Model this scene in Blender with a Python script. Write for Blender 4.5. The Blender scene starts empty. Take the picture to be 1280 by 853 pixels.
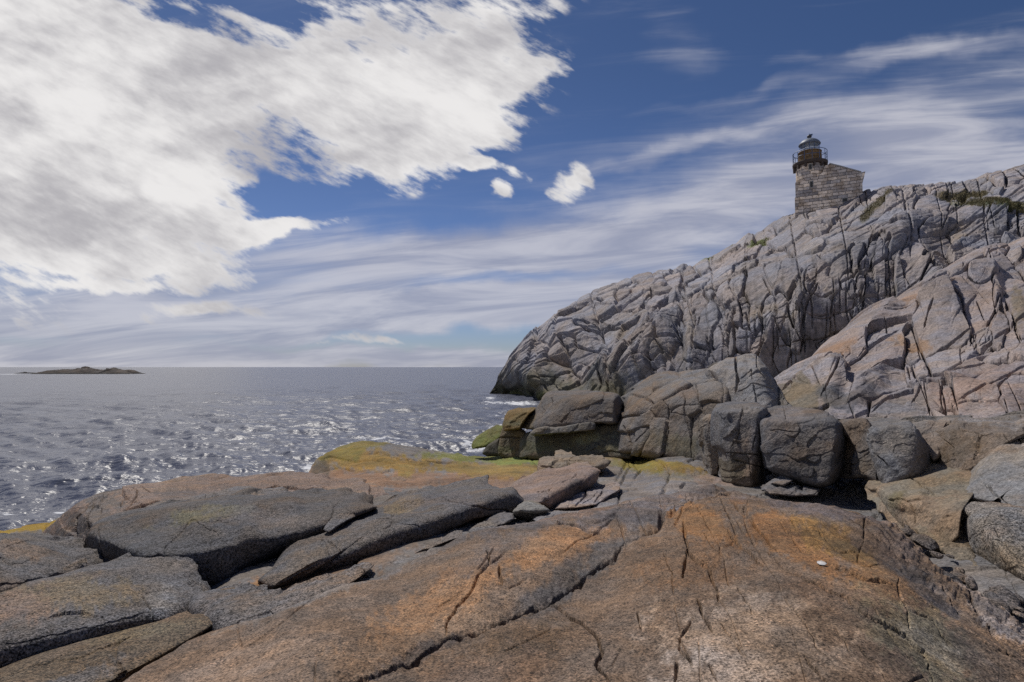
import bpy, math
import numpy as np

# ------------------------------------------------------------------ camera, light, exposure
F = 711.0; TA = 32.5/711.0; PITCH = math.atan(TA); CAM = np.array([0.0, 0.0, 5.0])
sc = bpy.context.scene
cd = bpy.data.cameras.new("camera"); cam = bpy.data.objects.new("camera", cd); sc.collection.objects.link(cam)
cd.sensor_width = 36.0; cd.lens = 36.0*F/1280.0; cd.clip_start = 0.1; cd.clip_end = 90000.0
cam.location = CAM; cam.rotation_euler = (math.pi/2+PITCH, 0, 0); sc.camera = cam
SUN_AZ = math.radians(-32)      # clockwise from +Y (view direction); negative = left
SUN_EL = math.radians(55)
sl = bpy.data.lights.new("sun", 'SUN'); sl.energy = 3.3; sl.angle = math.radians(1.2); sl.color = (1.0, 0.95, 0.88)
so = bpy.data.objects.new("sun", sl); sc.collection.objects.link(so)
so.rotation_euler = (math.pi/2-SUN_EL, 0, math.pi-SUN_AZ)
sc.view_settings.view_transform = 'Standard'; sc.view_settings.look = 'None'
sc.view_settings.exposure = 0.0; sc.view_settings.gamma = 1.0; sc.view_settings.use_curve_mapping = False
SKY_STRENGTH = 0.10
sc.cycles.use_denoising = False; sc.cycles.sample_clamp_direct = 0.95; sc.cycles.sample_clamp_indirect = 3.0; sc.cycles.use_adaptive_sampling = True; sc.cycles.adaptive_threshold = 0.015
sc.cycles.max_bounces = 4; sc.cycles.diffuse_bounces = 2; sc.cycles.glossy_bounces = 2; sc.cycles.transparent_max_bounces = 4

def rays(px, py):
    px = np.asarray(px, float); py = np.asarray(py, float)
    X = (px-640)/F; Y = (426.5-py)/F; c, s = math.cos(PITCH), math.sin(PITCH)
    dy = c-Y*s; dz = s+Y*c
    return np.stack([X/dy, np.ones_like(X), dz/dy], -1)
def at(px, py, D):
    return CAM + rays(px, py)*np.asarray(D, float)[..., None]
def d_at_z(px, py, z):
    return (z-5.0)/rays(px, py)[..., 2]

# ------------------------------------------------------------------ node helpers
class NT:
    def __init__(s, tree): s.t = tree; s.n = tree.nodes; s.l = tree.links
    def new(s, typ, **kw):
        nd = s.n.new(typ)
        for k, v in kw.items(): setattr(nd, k, v)
        return nd
    def put(s, sock, v):
        if hasattr(v, 'is_linked') or isinstance(v, bpy.types.NodeSocket): s.l.new(v, sock)
        else: sock.default_value = v
    def math(s, op, a, b=0.0, c=None, clamp=False):
        nd = s.new('ShaderNodeMath', operation=op, use_clamp=clamp); s.put(nd.inputs[0], a); s.put(nd.inputs[1], b)
        if c is not None: s.put(nd.inputs[2], c)
        return nd.outputs[0]
    def vmath(s, op, a, b=(0, 0, 0)):
        nd = s.new('ShaderNodeVectorMath', operation=op); s.put(nd.inputs[0], a); s.put(nd.inputs[1], b)
        return nd.outputs['Value'] if op in ('LENGTH', 'DOT_PRODUCT') else nd.outputs[0]
    def ramp(s, v, a, b, lo=0.0, hi=1.0, smooth=True):
        nd = s.new('ShaderNodeMapRange', interpolation_type='SMOOTHSTEP' if smooth else 'LINEAR', clamp=True)
        s.put(nd.inputs[0], v); s.put(nd.inputs[1], a); s.put(nd.inputs[2], b); s.put(nd.inputs[3], lo); s.put(nd.inputs[4], hi)
        return nd.outputs[0]
    def noise(s, vec, scale, detail=4.0, rough=0.55, dist=0.0):
        nd = s.new('ShaderNodeTexNoise'); s.put(nd.inputs['Vector'], vec)
        nd.inputs['Scale'].default_value = scale; nd.inputs['Detail'].default_value = detail
        nd.inputs['Roughness'].default_value = rough; nd.inputs['Distortion'].default_value = dist
        return nd.outputs[0]
    def mix(s, f, a, b, blend='MIX'):
        nd = s.new('ShaderNodeMix', data_type='RGBA', blend_type=blend); s.put(nd.inputs[0], f); s.put(nd.inputs[6], a); s.put(nd.inputs[7], b)
        return nd.outputs[2]
    def comb(s, x, y, z):
        nd = s.new('ShaderNodeCombineXYZ'); s.put(nd.inputs[0], x); s.put(nd.inputs[1], y); s.put(nd.inputs[2], z); return nd.outputs[0]
    def mapping(s, v, loc=(0, 0, 0), rot=(0, 0, 0), scale=(1, 1, 1)):
        nd = s.new('ShaderNodeMapping'); s.put(nd.inputs[0], v); nd.inputs[1].default_value = loc; nd.inputs[2].default_value = rot; nd.inputs[3].default_value = scale
        return nd.outputs[0]

# ------------------------------------------------------------------ world: sky with clouds
w = bpy.data.worlds.new("World"); sc.world = w; w.use_nodes = True
T = NT(w.node_tree); T.n.clear()
sky = T.new('ShaderNodeTexSky', sky_type='NISHITA', sun_disc=False)
sky.sun_elevation = SUN_EL; sky.sun_rotation = SUN_AZ; sky.air_density = 1.0; sky.dust_density = 0.3; sky.ozone_density = 2.5
tc = T.new('ShaderNodeTexCoord').outputs['Generated']
sp = T.new('ShaderNodeSeparateXYZ'); T.l.new(tc, sp.inputs[0]); dx, dy, dz = sp.outputs
# two natural parameterisations of direction: the cloud layer plane (perspective streaks) and azimuth/elevation slopes
zc = T.math('MAXIMUM', dz, 0.0)
zz = T.math('ADD', zc, 0.10)
plane = T.comb(T.math('DIVIDE', dx, zz), T.math('DIVIDE', dy, zz), 0.0)
yy = T.math('MAXIMUM', T.math('ABSOLUTE', dy), 0.08)
uv = T.comb(T.math('DIVIDE', dx, yy), T.math('DIVIDE', zc, yy), 0.0)    # slopes round the compass
def UV(px, py):
    r = rays(px, py); return float(r[0]), float(r[2])
wn = T.new('ShaderNodeTexNoise'); wn.inputs['Scale'].default_value = 7.0; wn.inputs['Detail'].default_value = 5.0; T.l.new(uv, wn.inputs['Vector'])
warp = T.vmath('MULTIPLY', T.vmath('SUBTRACT', wn.outputs['Color'], (0.5, 0.5, 0.5)), (0.16, 0.09, 0.0))
uvw = T.vmath('ADD', uv, warp)
uv1 = T.vmath('ADD', uvw, (0.0, 0.0, 1.0))
def blobs(lst):
    tot = None
    for (px, py, rx, ry, ang, amp) in lst:
        u, v = UV(px, py); a = math.radians(ang); ca, sa = math.cos(a), math.sin(a); kx, ky = F/rx, F/ry
        m1 = T.vmath('DOT_PRODUCT', uv1, (ca*kx, sa*kx, -(u*ca+v*sa)*kx)); m2 = T.vmath('DOT_PRODUCT', uv1, (-sa*ky, ca*ky, (u*sa-v*ca)*ky))
        q = T.math('MULTIPLY_ADD', m1, m1, T.math('MULTIPLY', m2, m2))
        g = T.math('MAXIMUM', T.math('MULTIPLY_ADD', q, -0.40, 1.0), 0.0)
        g2 = T.math('MULTIPLY', g, g)
        tot = T.math('MULTIPLY_ADD', g2, amp, tot if tot is not None else 0.0)
    return tot
cum = blobs([(60, 60, 260, 130, -20, 1.1), (60, 200, 200, 110, -10, 1.1), (150, 130, 190, 70, -25, .9), (330, 115, 170, 66, -25, 1.1), (470, 50, 170, 75, 0, 1.0),
    (540, 130, 130, 70, 15, 1.0), (520, 180, 110, 45, 10, .8), (600, 100, 70, 60, 40, .6), (430, 180, 90, 30, -15, .35), (660, 100, 45, 14, 20, .55), (200, 255, 130, 50, -12, .8),
    (110, 290, 170, 45, -5, .9), (330, 285, 85, 16, 3, .9), (190, 335, 120, 20, -4, 1.15), (130, 357, 110, 10, -3, 1.0), (455, 425, 50, 7, 0, .9), (598, 211, 26, 12, -10, 1.3), (622, 240, 15, 11, 10, 1.3), (350, 284, 90, 13, 3, .9),
    (640, 220, 16, 8, -20, 1.1), (715, 228, 32, 24, 35, 1.05), (255, 386, 60, 12, 2, 1.3), (-250, 150, 400, 260, 0, 1.1), (640, 10, 70, 20, 10, .5), (250, 28, 150, 16, -22, -.62), (350, 12, 90, 14, -10, -.5), (370, 170, 80, 28, -20, -.62), (300, 185, 50, 22, -30, -.6), (360, 250, 70, 26, -30, -.6), (210, 300, 90, 8, -3, -.5), (150, 190, 90, 9, -12, -.35), (150, 345, 60, 6, -3, -.4)])
cir = blobs([(820, 270, 330, 42, 10, .75), (500, 330, 420, 40, 0, .6), (200, 400, 480, 34, 0, .75), (560, 385, 300, 24, 3, .8), (1050, 150, 330, 50, 12, .5), (1150, 65, 150, 16, 6, .75),
    (1180, 200, 160, 60, -20, .6), (1000, 240, 220, 60, 15, .6), (1260, 190, 120, 30, -10, .6), (500, 450, 1400, 16, 0, .9), (100, 420, 500, 60, 0, .45), (450, 350, 500, 70, 0, .35), (760, 330, 260, 60, 5, .45), (-300, 300, 500, 300, 0, .6), (300, 446, 620, 10, 0, .4), (640, 350, 420, 10, -3, -.1), (570, 420, 160, 12, 2, -.6), (630, 352, 130, 10, 4, -.5), (860, 180, 200, 10, 14, .4),
    (850, 45, 40, 40, 60, .35), (960, 110, 160, 10, 12, .35), (1500, 200, 300, 200, 0, .7), (30, 380, 60, 14, 0, -.35), (30, 425, 50, 10, 0, -.4)])
def rs(v, ang, sx, sy):
    a = math.radians(ang); return T.comb(T.vmath('DOT_PRODUCT', v, (math.cos(a)*sx, -math.sin(a)*sx, 0)), T.vmath('DOT_PRODUCT', v, (math.sin(a)*sy, math.cos(a)*sy, 0)), 0.0)
fl = T.noise(rs(uvw, 22, 4.2, 10.5), 1.0, 6.0, 0.56, 0.0)
fl2 = T.noise(rs(uv, 26, 15.0, 44.0), 1.0, 4.0, 0.6, 0.0)
fl3 = T.noise(T.vmath('MULTIPLY', uvw, (9.0, 14.0, 1)), 1.0, 3.0, 0.5, 0.0)
st = T.noise(T.vmath('MULTIPLY', plane, (0.55, 1.5, 1)), 1.0, 5.0, 0.55, 0.5)
st2 = T.noise(rs(uv, -5, 2.6, 22.0), 1.0, 5.0, 0.6, 0.6)
cn = T.math('ADD', T.math('MULTIPLY', T.math('SUBTRACT', fl, 0.5), 1.9), T.math('MULTIPLY', T.math('SUBTRACT', fl2, 0.5), 2.3))
cden = T.ramp(T.math('ADD', cum, cn), 0.16, 0.95)
cden = T.math('MULTIPLY', cden, T.ramp(cum, 0.02, 0.22))
sn = T.math('ADD', T.math('MULTIPLY', T.math('SUBTRACT', st, 0.5), 0.7), T.math('MULTIPLY', T.math('SUBTRACT', st2, 0.5), 0.95))
sden = T.math('MULTIPLY', T.ramp(T.math('ADD', cir, sn), 0.0, 1.25), 0.86)
big = T.noise(T.vmath('MULTIPLY', uvw, (3.0, 6.5, 1)), 1.0, 3.0, 0.5, 0.0)
shade = T.ramp(T.math('ADD', T.math('MULTIPLY', big, 0.9), T.math('ADD', T.math('MULTIPLY', fl, 0.45), T.math('MULTIPLY', fl2, 0.34))), 0.70, 1.08)
lp = 1.0/SKY_STRENGTH
ccol = T.mix(shade, (0.83*lp, 0.815*lp, 0.81*lp, 1), (0.44*lp, 0.43*lp, 0.455*lp, 1))
scol = T.mix(T.ramp(st2, 0.35, 0.65), (0.33*lp, 0.35*lp, 0.45*lp, 1), (0.56*lp, 0.56*lp, 0.62*lp, 1))
el = T.ramp(T.math('DIVIDE', zc, yy), 0.0, 0.62)
skyc = T.mix(1.0, sky.outputs[0], T.mix(el, (0.42, 0.47, 0.66, 1), (0.30, 0.36, 0.485, 1)), 'MULTIPLY')
c1 = T.mix(sden, skyc, scol); c2 = T.mix(cden, c1, ccol)
bg = T.new('ShaderNodeBackground'); T.l.new(c2, bg.inputs[0]); bg.inputs[1].default_value = SKY_STRENGTH
wo = T.new('ShaderNodeOutputWorld'); T.l.new(bg.outputs[0], wo.inputs[0])
w.cycles.sampling_method = 'MANUAL'; w.cycles.sample_map_resolution = 512

# ------------------------------------------------------------------ numpy noise
def hsh(ix, iy, iz, seed):
    h = (ix.astype(np.int64)*374761393 + iy.astype(np.int64)*668265263 + iz.astype(np.int64)*2147483647*3 + seed*1274126177) & 0xFFFFFFFF
    h = ((h ^ (h >> 13))*1274126177) & 0xFFFFFFFF
    h = ((h ^ (h >> 16))*2246822519) & 0xFFFFFFFF
    return ((h ^ (h >> 15)) & 0xFFFFFF)/float(0xFFFFFF)
_TAB = np.random.default_rng(1234).uniform(-1, 1, 65536).astype(np.float32)
def vnoise(P, seed=0):
    ax = []
    for k in range(3):
        x = P[..., k]
        if k == 2 and x.size > 1 and x.flat[0] == x.flat[-1] and x.flat[0] == x.flat[x.size//2] and x.flat[0] == x.flat[x.size//3]: ax.append(None); z0 = int(np.floor(x.flat[0])); continue
        f0 = np.floor(x); fr = (x-f0).astype(np.float32); u = fr*fr*fr*(fr*(fr*6-15)+10); ax.append((f0.astype(np.int32), u))
    (ix, ux), (iy, uy) = ax[0], ax[1]
    hx = [(ix+a)*np.int32(73856093) for a in (0, 1)]; hy = [(iy+a)*np.int32(19349663) for a in (0, 1)]; s0 = np.int32((seed*7919+13) & 0x7fffffff)
    if ax[2] is None: hz = [np.int32((z0*83492791) & 0x7fffffff)]; uz = None
    else: hz = [(ax[2][0]+a)*np.int32(83492791) for a in (0, 1)]; uz = ax[2][1]
    lay = []
    for z_ in hz:
        c = []
        for y_ in hy:
            v = []
            for x_ in hx:
                h = (x_ ^ y_ ^ z_)+s0; h = h ^ (h >> 15); v.append(_TAB[h & 65535])
            c.append(v[0]+(v[1]-v[0])*ux)
        lay.append(c[0]+(c[1]-c[0])*uy)
    return lay[0] if uz is None else lay[0]+(lay[1]-lay[0])*uz
def fbm(P, scale, octv=4, seed=0, gain=0.5):
    P = np.asarray(P)*scale; t = 0; a = 1.0; s = 0
    for k in range(octv):
        t = t+a*vnoise(P*(2.03**k)+k*17.3, seed+k); s += a; a *= gain
    return t/s
def sstep(a, b, x):
    t = np.clip((x-a)/(b-a), 0, 1); return t*t*(3-2*t)
def tps(ctrl, soft=0.0):
    """smooth interpolation of a value over picture coordinates, exact for planes"""
    c = np.array(ctrl, float); X = c[:, :2]/100.0; v = c[:, 2:]; n = len(c)
    def K(r2): return np.where(r2 > 1e-12, 0.5*r2*np.log(r2+1e-30), 0)
    A = np.zeros((n+3, n+3)); d = ((X[:, None]-X[None])**2).sum(-1); A[:n, :n] = K(d)+soft*np.eye(n)
    A[:n, n] = 1; A[:n, n+1:] = X; A[n, :n] = 1; A[n+1:, :n] = X.T
    W = np.linalg.solve(A, np.vstack([v, np.zeros((3, v.shape[1]))]))
    def f(px, py):
        px = np.asarray(px, float)/100; py = np.asarray(py, float)/100; out = np.zeros(px.shape+(v.shape[1],))
        for i in range(n):
            out += K((px-X[i, 0])**2+(py-X[i, 1])**2)[..., None]*W[i]
        out += W[n]+px[..., None]*W[n+1]+py[..., None]*W[n+2]
        return out[..., 0] if v.shape[1] == 1 else out
    return f
def depth_fn(ctrl):
    g = tps([(a, b, 1.0/c) for a, b, c in ctrl]); return lambda px, py: 1.0/np.maximum(g(px, py), 1e-3)
def zctrl(px, py, z): return (px, py, float(d_at_z(px, py, z)))
def polydist(px, py, pts, reach=1e9):
    """distance to a polyline, side (+ = right of travel direction in picture), fraction along; far points keep reach"""
    pts = np.array(pts, float); sh = px.shape; px = px.ravel(); py = py.ravel()
    best = np.full(px.shape, float(reach)); side = np.zeros(px.shape); frac = np.zeros(px.shape)
    lo = pts.min(0)-reach; hi = pts.max(0)+reach
    m = np.nonzero((px > lo[0]) & (px < hi[0]) & (py > lo[1]) & (py < hi[1]))[0]
    L = np.r_[0, np.cumsum(np.hypot(*np.diff(pts, axis=0).T))]
    if len(m):
        x = px[m]; y = py[m]; bb = best[m]; ss = side[m]; ff = frac[m]
        for k in range(len(pts)-1):
            a = pts[k]; d = pts[k+1]-a; l2 = d@d+1e-9
            t = np.clip(((x-a[0])*d[0]+(y-a[1])*d[1])/l2, 0, 1); ex = x-a[0]-t*d[0]; ey = y-a[1]-t*d[1]; r = np.hypot(ex, ey)
            u = r < bb; bb = np.where(u, r, bb); ss = np.where(u, np.sign(d[0]*ey-d[1]*ex), ss); ff = np.where(u, (L[k]+t*(L[k+1]-L[k]))/L[-1], ff)
        best[m] = bb; side[m] = ss; frac[m] = ff
    return best.reshape(sh), side.reshape(sh), frac.reshape(sh)

def curve(pts, x):
    pts = np.array(sorted(pts), float); return np.interp(x, pts[:, 0], pts[:, 1])

# ------------------------------------------------------------------ jointed blocks
def cells(px, py, seeds):
    """anisotropic nearest seed. seeds rows: x, y, half length, half width, angle(deg, counter clockwise seen)"""
    S = np.array(seeds, float); a = np.radians(S[:, 4]); ca, sa = np.cos(a), np.sin(a)
    sh = px.shape; X = px.ravel(); Y = py.ravel(); N = len(X)
    i1 = np.zeros(N, int); i2 = np.zeros(N, int); q1 = np.full(N, 1e9); q2 = np.full(N, 1e9)
    T_ = 18.0; key = (np.floor(X/T_).astype(int)+500)*10000+np.floor(Y/T_).astype(int)+500
    order = np.argsort(key, kind='stable'); ks = key[order]; cuts = np.r_[0, np.nonzero(np.diff(ks))[0]+1, N]
    size = np.sqrt(S[:, 2]*S[:, 3])
    for c0, c1 in zip(cuts[:-1], cuts[1:]):
        idx = order[c0:c1]; x = X[idx]; y = Y[idx]; cx = x.mean(); cy = y.mean()
        ex = cx-S[:, 0]; ey = -(cy-S[:, 1]); q = np.hypot((ex*ca+ey*sa)/S[:, 2], (-ex*sa+ey*ca)/S[:, 3])
        slack = 13/np.minimum(S[:, 2], S[:, 3]); lim = np.sort(q+slack)[min(2, len(S)-1)]
        cand = np.nonzero(q-slack < lim)[0]
        for j in cand:
            ex = x-S[j, 0]; ey = -(y-S[j, 1]); q = np.hypot((ex*ca[j]+ey*sa[j])/S[j, 2], (-ex*sa[j]+ey*ca[j])/S[j, 3])
            b = q < q1[idx]; qq1 = q1[idx]; qq2 = q2[idx]; b2 = q < qq2; i2[idx] = np.where(b, i1[idx], np.where(b2, j, i2[idx]))
            q2[idx] = np.where(b, qq1, np.minimum(qq2, q)); q1[idx] = np.where(b, q, qq1); i1[idx] = np.where(b, j, i1[idx])
    e = (q2-q1)*0.5*size[i1]
    return i1.reshape(sh), i2.reshape(sh), e.reshape(sh), S
def fill_seeds(rng, x0, x1, y0, y1, size_fn, given, jit=0.42, keep=1.0):
    """rows of staggered seeds following a local size and angle; none inside the seeds already given"""
    out = list(given); G = np.array(given, float) if len(given) else np.zeros((0, 5))
    occ = [tuple(g[:5]) for g in given]
    cand = np.column_stack([rng.uniform(x0, x1, 9000), rng.uniform(y0, y1, 9000)])
    for x, y in cand:
        l, wd, an = size_fn(x, y); ok = True
        O = np.array(occ) if len(occ) else np.zeros((0, 5))
        if len(O):
            a = np.radians(O[:, 4]); ex = x-O[:, 0]; ey = -(y-O[:, 1])
            q = np.hypot((ex*np.cos(a)+ey*np.sin(a))/(O[:, 2]+l*0.75), (-ex*np.sin(a)+ey*np.cos(a))/(O[:, 3]+wd*0.75))
            if q.min() < 1.0: ok = False
        if ok:
            k = rng.uniform(0.75, 1.3); occ.append((x, y, l*k, wd*k*rng.uniform(.8, 1.2), an+rng.normal(0, 9)))
    return occ
def block_relief(px, py, seeds, rng, off, tilt, crack, cw, rnd, rw):
    """relief in picture units: random step and tilt per block, rounded edges, open joints"""
    i, i2, e, S = cells(px, py, seeds); n = len(S)
    o = rng.uniform(-1, 1, n)*off; sz = np.sqrt(S[:, 2]*S[:, 3]); gx = rng.normal(0, tilt, n); gy = rng.normal(0, tilt, n)
    r = o[i]+gx[i]*(px-S[i, 0])+gy[i]*(py-S[i, 1])
    lo = np.minimum(i, i2); hi = np.maximum(i, i2); pair = hsh(lo, hi, lo*0, 41); pk = 0.12+1.5*pair**1.7
    rwv = np.minimum(rw*(0.35+1.3*hsh(lo, hi, lo*0, 43)), sz[i]*0.5); t = np.clip(1-e/rwv, 0, 1); r = r-rnd*rwv/rw*(1-np.sqrt(np.clip(1-t**2, 0, 1)))
    wv = cw*(0.45+0.9*pair); r = r-crack*pk*np.clip(1-e/wv, 0, 1)
    return r, i, e
def zoomed(ox, oy, s, rows):
    out = []
    for r in rows: out.append((ox+r[0]/s, oy+r[1]/s, r[2]/s, r[3]/s, r[4])+tuple(r[5:]))
    return out
def zl(ox, oy, s, lines): return [[(ox+x/s, oy+y/s) for x, y in l] for l in lines]

# ------------------------------------------------------------------ mesh builders
def link(name, me, parent=None, loc=None):
    o = bpy.data.objects.new(name, me); sc.collection.objects.link(o)
    if parent: o.parent = parent
    if loc is not None: o.location = loc
    return o
def grid_mesh(name, P, mat, tint=None, closed_u=False, loc=(0, 0, 0), smooth=True, foam=None, flip=False, parent=None):
    nu, nv = P.shape[:2]; loc = np.array(loc, float); co = (P-loc).reshape(-1, 3).astype(np.float32)
    iu = np.arange(nu if closed_u else nu-1); iv = np.arange(nv-1); U, V = np.meshgrid(iu, iv, indexing='ij'); U2 = (U+1) % nu
    q = np.stack([U*nv+V, U2*nv+V, U2*nv+V+1, U*nv+V+1], -1).reshape(-1, 4)
    if flip: q = q[:, ::-1]
    me = bpy.data.meshes.new(name); me.vertices.add(len(co)); me.vertices.foreach_set('co', co.ravel())
    me.loops.add(q.size); me.loops.foreach_set('vertex_index', q.ravel().astype(np.int32))
    me.polygons.add(len(q)); me.polygons.foreach_set('loop_start', np.arange(0, q.size, 4, dtype=np.int32)); me.polygons.foreach_set('loop_total', np.full(len(q), 4, np.int32))
    me.polygons.foreach_set('use_smooth', np.full(len(q), smooth)); me.update(calc_edges=True)
    if tint is not None:
        a = me.attributes.new('tint', 'FLOAT_COLOR', 'POINT'); c = np.ones((len(co), 4), np.float32); c[:, :3] = tint.reshape(-1, 3); a.data.foreach_set('color', c.ravel())
    if foam is not None:
        a = me.attributes.new('foam', 'FLOAT', 'POINT'); a.data.foreach_set('value', foam.ravel().astype(np.float32))
    me.materials.append(mat)
    return link(name, me, parent, loc)
def normals(P, closed_u=False):
    if closed_u: Q = np.concatenate([P[-1:], P, P[:1]], 0); du = np.gradient(Q, axis=0)[1:-1]
    else: du = np.gradient(P, axis=0)
    dv = np.gradient(P, axis=1); n = np.cross(du, dv); l = np.linalg.norm(n, axis=-1, keepdims=True); n = n/np.maximum(l, 1e-12)
    toward = CAM-P; s = np.sign((n*toward).sum(-1, keepdims=True)); s[s == 0] = 1
    return n*s
def tag(o, label=None, cat=None, group=None, kind=None):
    for k, v in (('label', label), ('category', cat), ('group', group), ('kind', kind)):
        if v: o[k] = v
    return o

def rock_mat(name, speck=120.0, spk_amt=0.5, blotch=1.2, bl_amt=0.35, bump=0.004, bump_sc=60.0, rough=0.85, light=(1.6, 1.5, 1.45), streak=None, spec=0.25):
    spk_amt *= 2.0
    m = bpy.data.materials.new(name); m.use_nodes = True; t = NT(m.node_tree); bs = t.n['Principled BSDF']
    at_ = t.new('ShaderNodeAttribute', attribute_name='tint'); pos = t.new('ShaderNodeNewGeometry').outputs['Position']
    n1 = t.noise(pos, blotch, 6, 0.6); n2 = t.noise(pos, blotch*7, 5, 0.6); n3 = t.ramp(t.noise(pos, speck, 2.5, 0.7), .36, .64, smooth=False); n4 = t.ramp(t.noise(pos, speck*0.3, 3, 0.65), .33, .67, smooth=False)
    k = t.math('ADD', t.math('MULTIPLY', t.math('SUBTRACT', n1, 0.5), bl_amt*2.4), t.math('MULTIPLY', t.math('SUBTRACT', n2, 0.5), bl_amt*2.0))
    k = t.math('ADD', k, t.math('MULTIPLY', t.math('SUBTRACT', n4, 0.5), spk_amt*.32))
    k = t.math('ADD', k, t.math('MULTIPLY', t.math('SUBTRACT', n3, 0.5), spk_amt*.75))
    if streak:
        sv = t.mapping(pos, rot=streak[:3], scale=streak[3]); k = t.math('ADD', k, t.math('MULTIPLY', t.math('SUBTRACT', t.noise(sv, 1.0, 6, 0.65, 0.4), 0.5), streak[4]))
    k = t.math('MAXIMUM', t.math('ADD', k, 1.0), 0.12)
    col = t.mix(1.0, at_.outputs['Color'], t.comb(k, k, k), 'MULTIPLY')
    # pale crystals / lichen flecks
    fleck = t.math('MULTIPLY', t.ramp(t.noise(pos, speck*0.7, 2, 0.6), 0.60, 0.72), t.ramp(t.noise(pos, blotch*3.1, 4, 0.6), 0.42, 0.62))
    col = t.mix(t.math('MULTIPLY', fleck, spk_amt), col, t.mix(1.0, at_.outputs['Color'], (light[0]*1.5, light[1]*1.5, light[2]*1.5, 1), 'MULTIPLY'))
    # warm / cool drift
    wc = t.ramp(t.noise(pos, blotch*1.7, 5, 0.6), 0.35, 0.65)
    col = t.mix(1.0, col, t.mix(wc, (0.92, 0.98, 1.07, 1), (1.08, 1.0, 0.90, 1)), 'MULTIPLY')
    t.l.new(col, bs.inputs['Base Color']); bs.inputs['Roughness'].default_value = rough; bs.inputs['Specular IOR Level'].default_value = spec
    h = t.math('ADD', t.math('MULTIPLY', t.noise(pos, bump_sc, 5, 0.65), 1.0), t.math('MULTIPLY', t.noise(pos, bump_sc*0.15, 5, 0.6), 4.0))
    b = t.new('ShaderNodeBump'); b.inputs['Strength'].default_value = 1.0; b.inputs['Distance'].default_value = bump; t.l.new(h, b.inputs['Height']); t.l.new(b.outputs[0], bs.inputs['Normal'])
    return m
M_CLIFF = rock_mat('cliff_granite', 3.2, 0.30, 0.12, 0.26, 0.10, 3.0, 0.9)
M_OUT = rock_mat('outcrop_granite', 14.0, 0.36, 0.5, 0.28, 0.02, 12.0, 0.9)
M_MID = rock_mat('dark_granite', 30.0, 0.42, 0.9, 0.36, 0.02, 25.0, 0.85)
M_NEAR = rock_mat('near_granite', 62.0, 1.4, 1.3, 0.30, 0.009, 60.0, 0.8)
M_SLAB = rock_mat('brown_granite', 75.0, 0.9, 1.6, 0.26, 0.007, 70.0, 0.8, streak=(0, 0, math.radians(35), (1.2, 9.0, 4.0), 0.35))

LAV = np.array([0.30, 0.283, 0.295]); PINK = np.array([0.31, 0.262, 0.25]); GREY = np.array([0.22, 0.215, 0.225]); DARK = np.array([0.085, 0.082, 0.085])
BROWN = np.array([0.165, 0.118, 0.086]); ORNG = np.array([0.32, 0.15, 0.055]); OCHRE = np.array([0.27, 0.165, 0.035]); ALGAE = np.array([0.16, 0.16, 0.035]); MOSS = np.array([0.085, 0.085, 0.03]); TAN = np.array([0.20, 0.155, 0.10])
OLIVE = np.array([0.10, 0.095, 0.055])
def paint(base, px, py, P, patches, rng_seed=3, soft=0.5, nscale=None):
    """stains: each patch (x, y, rx, ry, angle, colour, strength), edges broken by noise"""
    col = np.broadcast_to(base, px.shape+(3,)).copy() if np.ndim(base) == 1 else base.copy()
    Q = np.stack([px, py, px*0], -1); nz = fbm(Q, 1/22.0, 4, rng_seed); nz2 = fbm(Q, 1/5.0, 3, rng_seed+9)
    for (x, y, rx, ry, an, c, s) in patches:
        a = math.radians(an); ex = px-x; ey = -(py-y); q = np.hypot((ex*math.cos(a)+ey*math.sin(a))/rx, (-ex*math.sin(a)+ey*math.cos(a))/ry)
        m = sstep(1.22, 0.60, q+nz*0.62+nz2*0.42)*s; col = col*(1-m[..., None])+np.array(c)*m[..., None]
    return col

KEEP = {}
def sheet(name, x0, x1, top, bot, D, nu, nv, disp, color, mat, back=(12, 3.0, -1.0), warp_v=1.0, kind='structure', xr=None):
    xs = np.linspace(x0, x1, nu) if xr is None else xr; tp = curve(top, xs) if not callable(top) else top(xs); bt = curve(bot, xs) if not callable(bot) else bot(xs)
    v = np.linspace(0, 1, nv)**warp_v; px = np.repeat(xs[:, None], nv, 1); py = tp[:, None]+(bt-tp)[:, None]*v[None]
    d = D(px, py); P = at(px, py, d); N = normals(P)
    N = N*0.75+0.25*np.array([0, -0.5, 0.8]); N /= np.linalg.norm(N, axis=-1, keepdims=True)
    h, extra = disp(px, py, P); mpp = d/F; P2 = P+N*(h*mpp)[..., None]
    tint = color(px, py, P, extra)
    nb, step, drop = back
    rows = []
    for k in range(nb, 0, -1):
        t = k/nb; q = P2[:, 0].copy(); q[:, 1] += step*t; q[:, 2] += drop*t*t+0.12*step*t*fbm(q, 2.0/step, 3, 8); rows.append(q)
    B = np.stack(rows, 1); P3 = np.concatenate([B, P2], 1); tint = np.concatenate([np.repeat(tint[:, :1], nb, 1), tint], 1)
    o = grid_mesh(name, P3, mat, tint); o['kind'] = kind; KEEP[name] = (px, py, P2)
    return o
KEEP = {}
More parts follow.
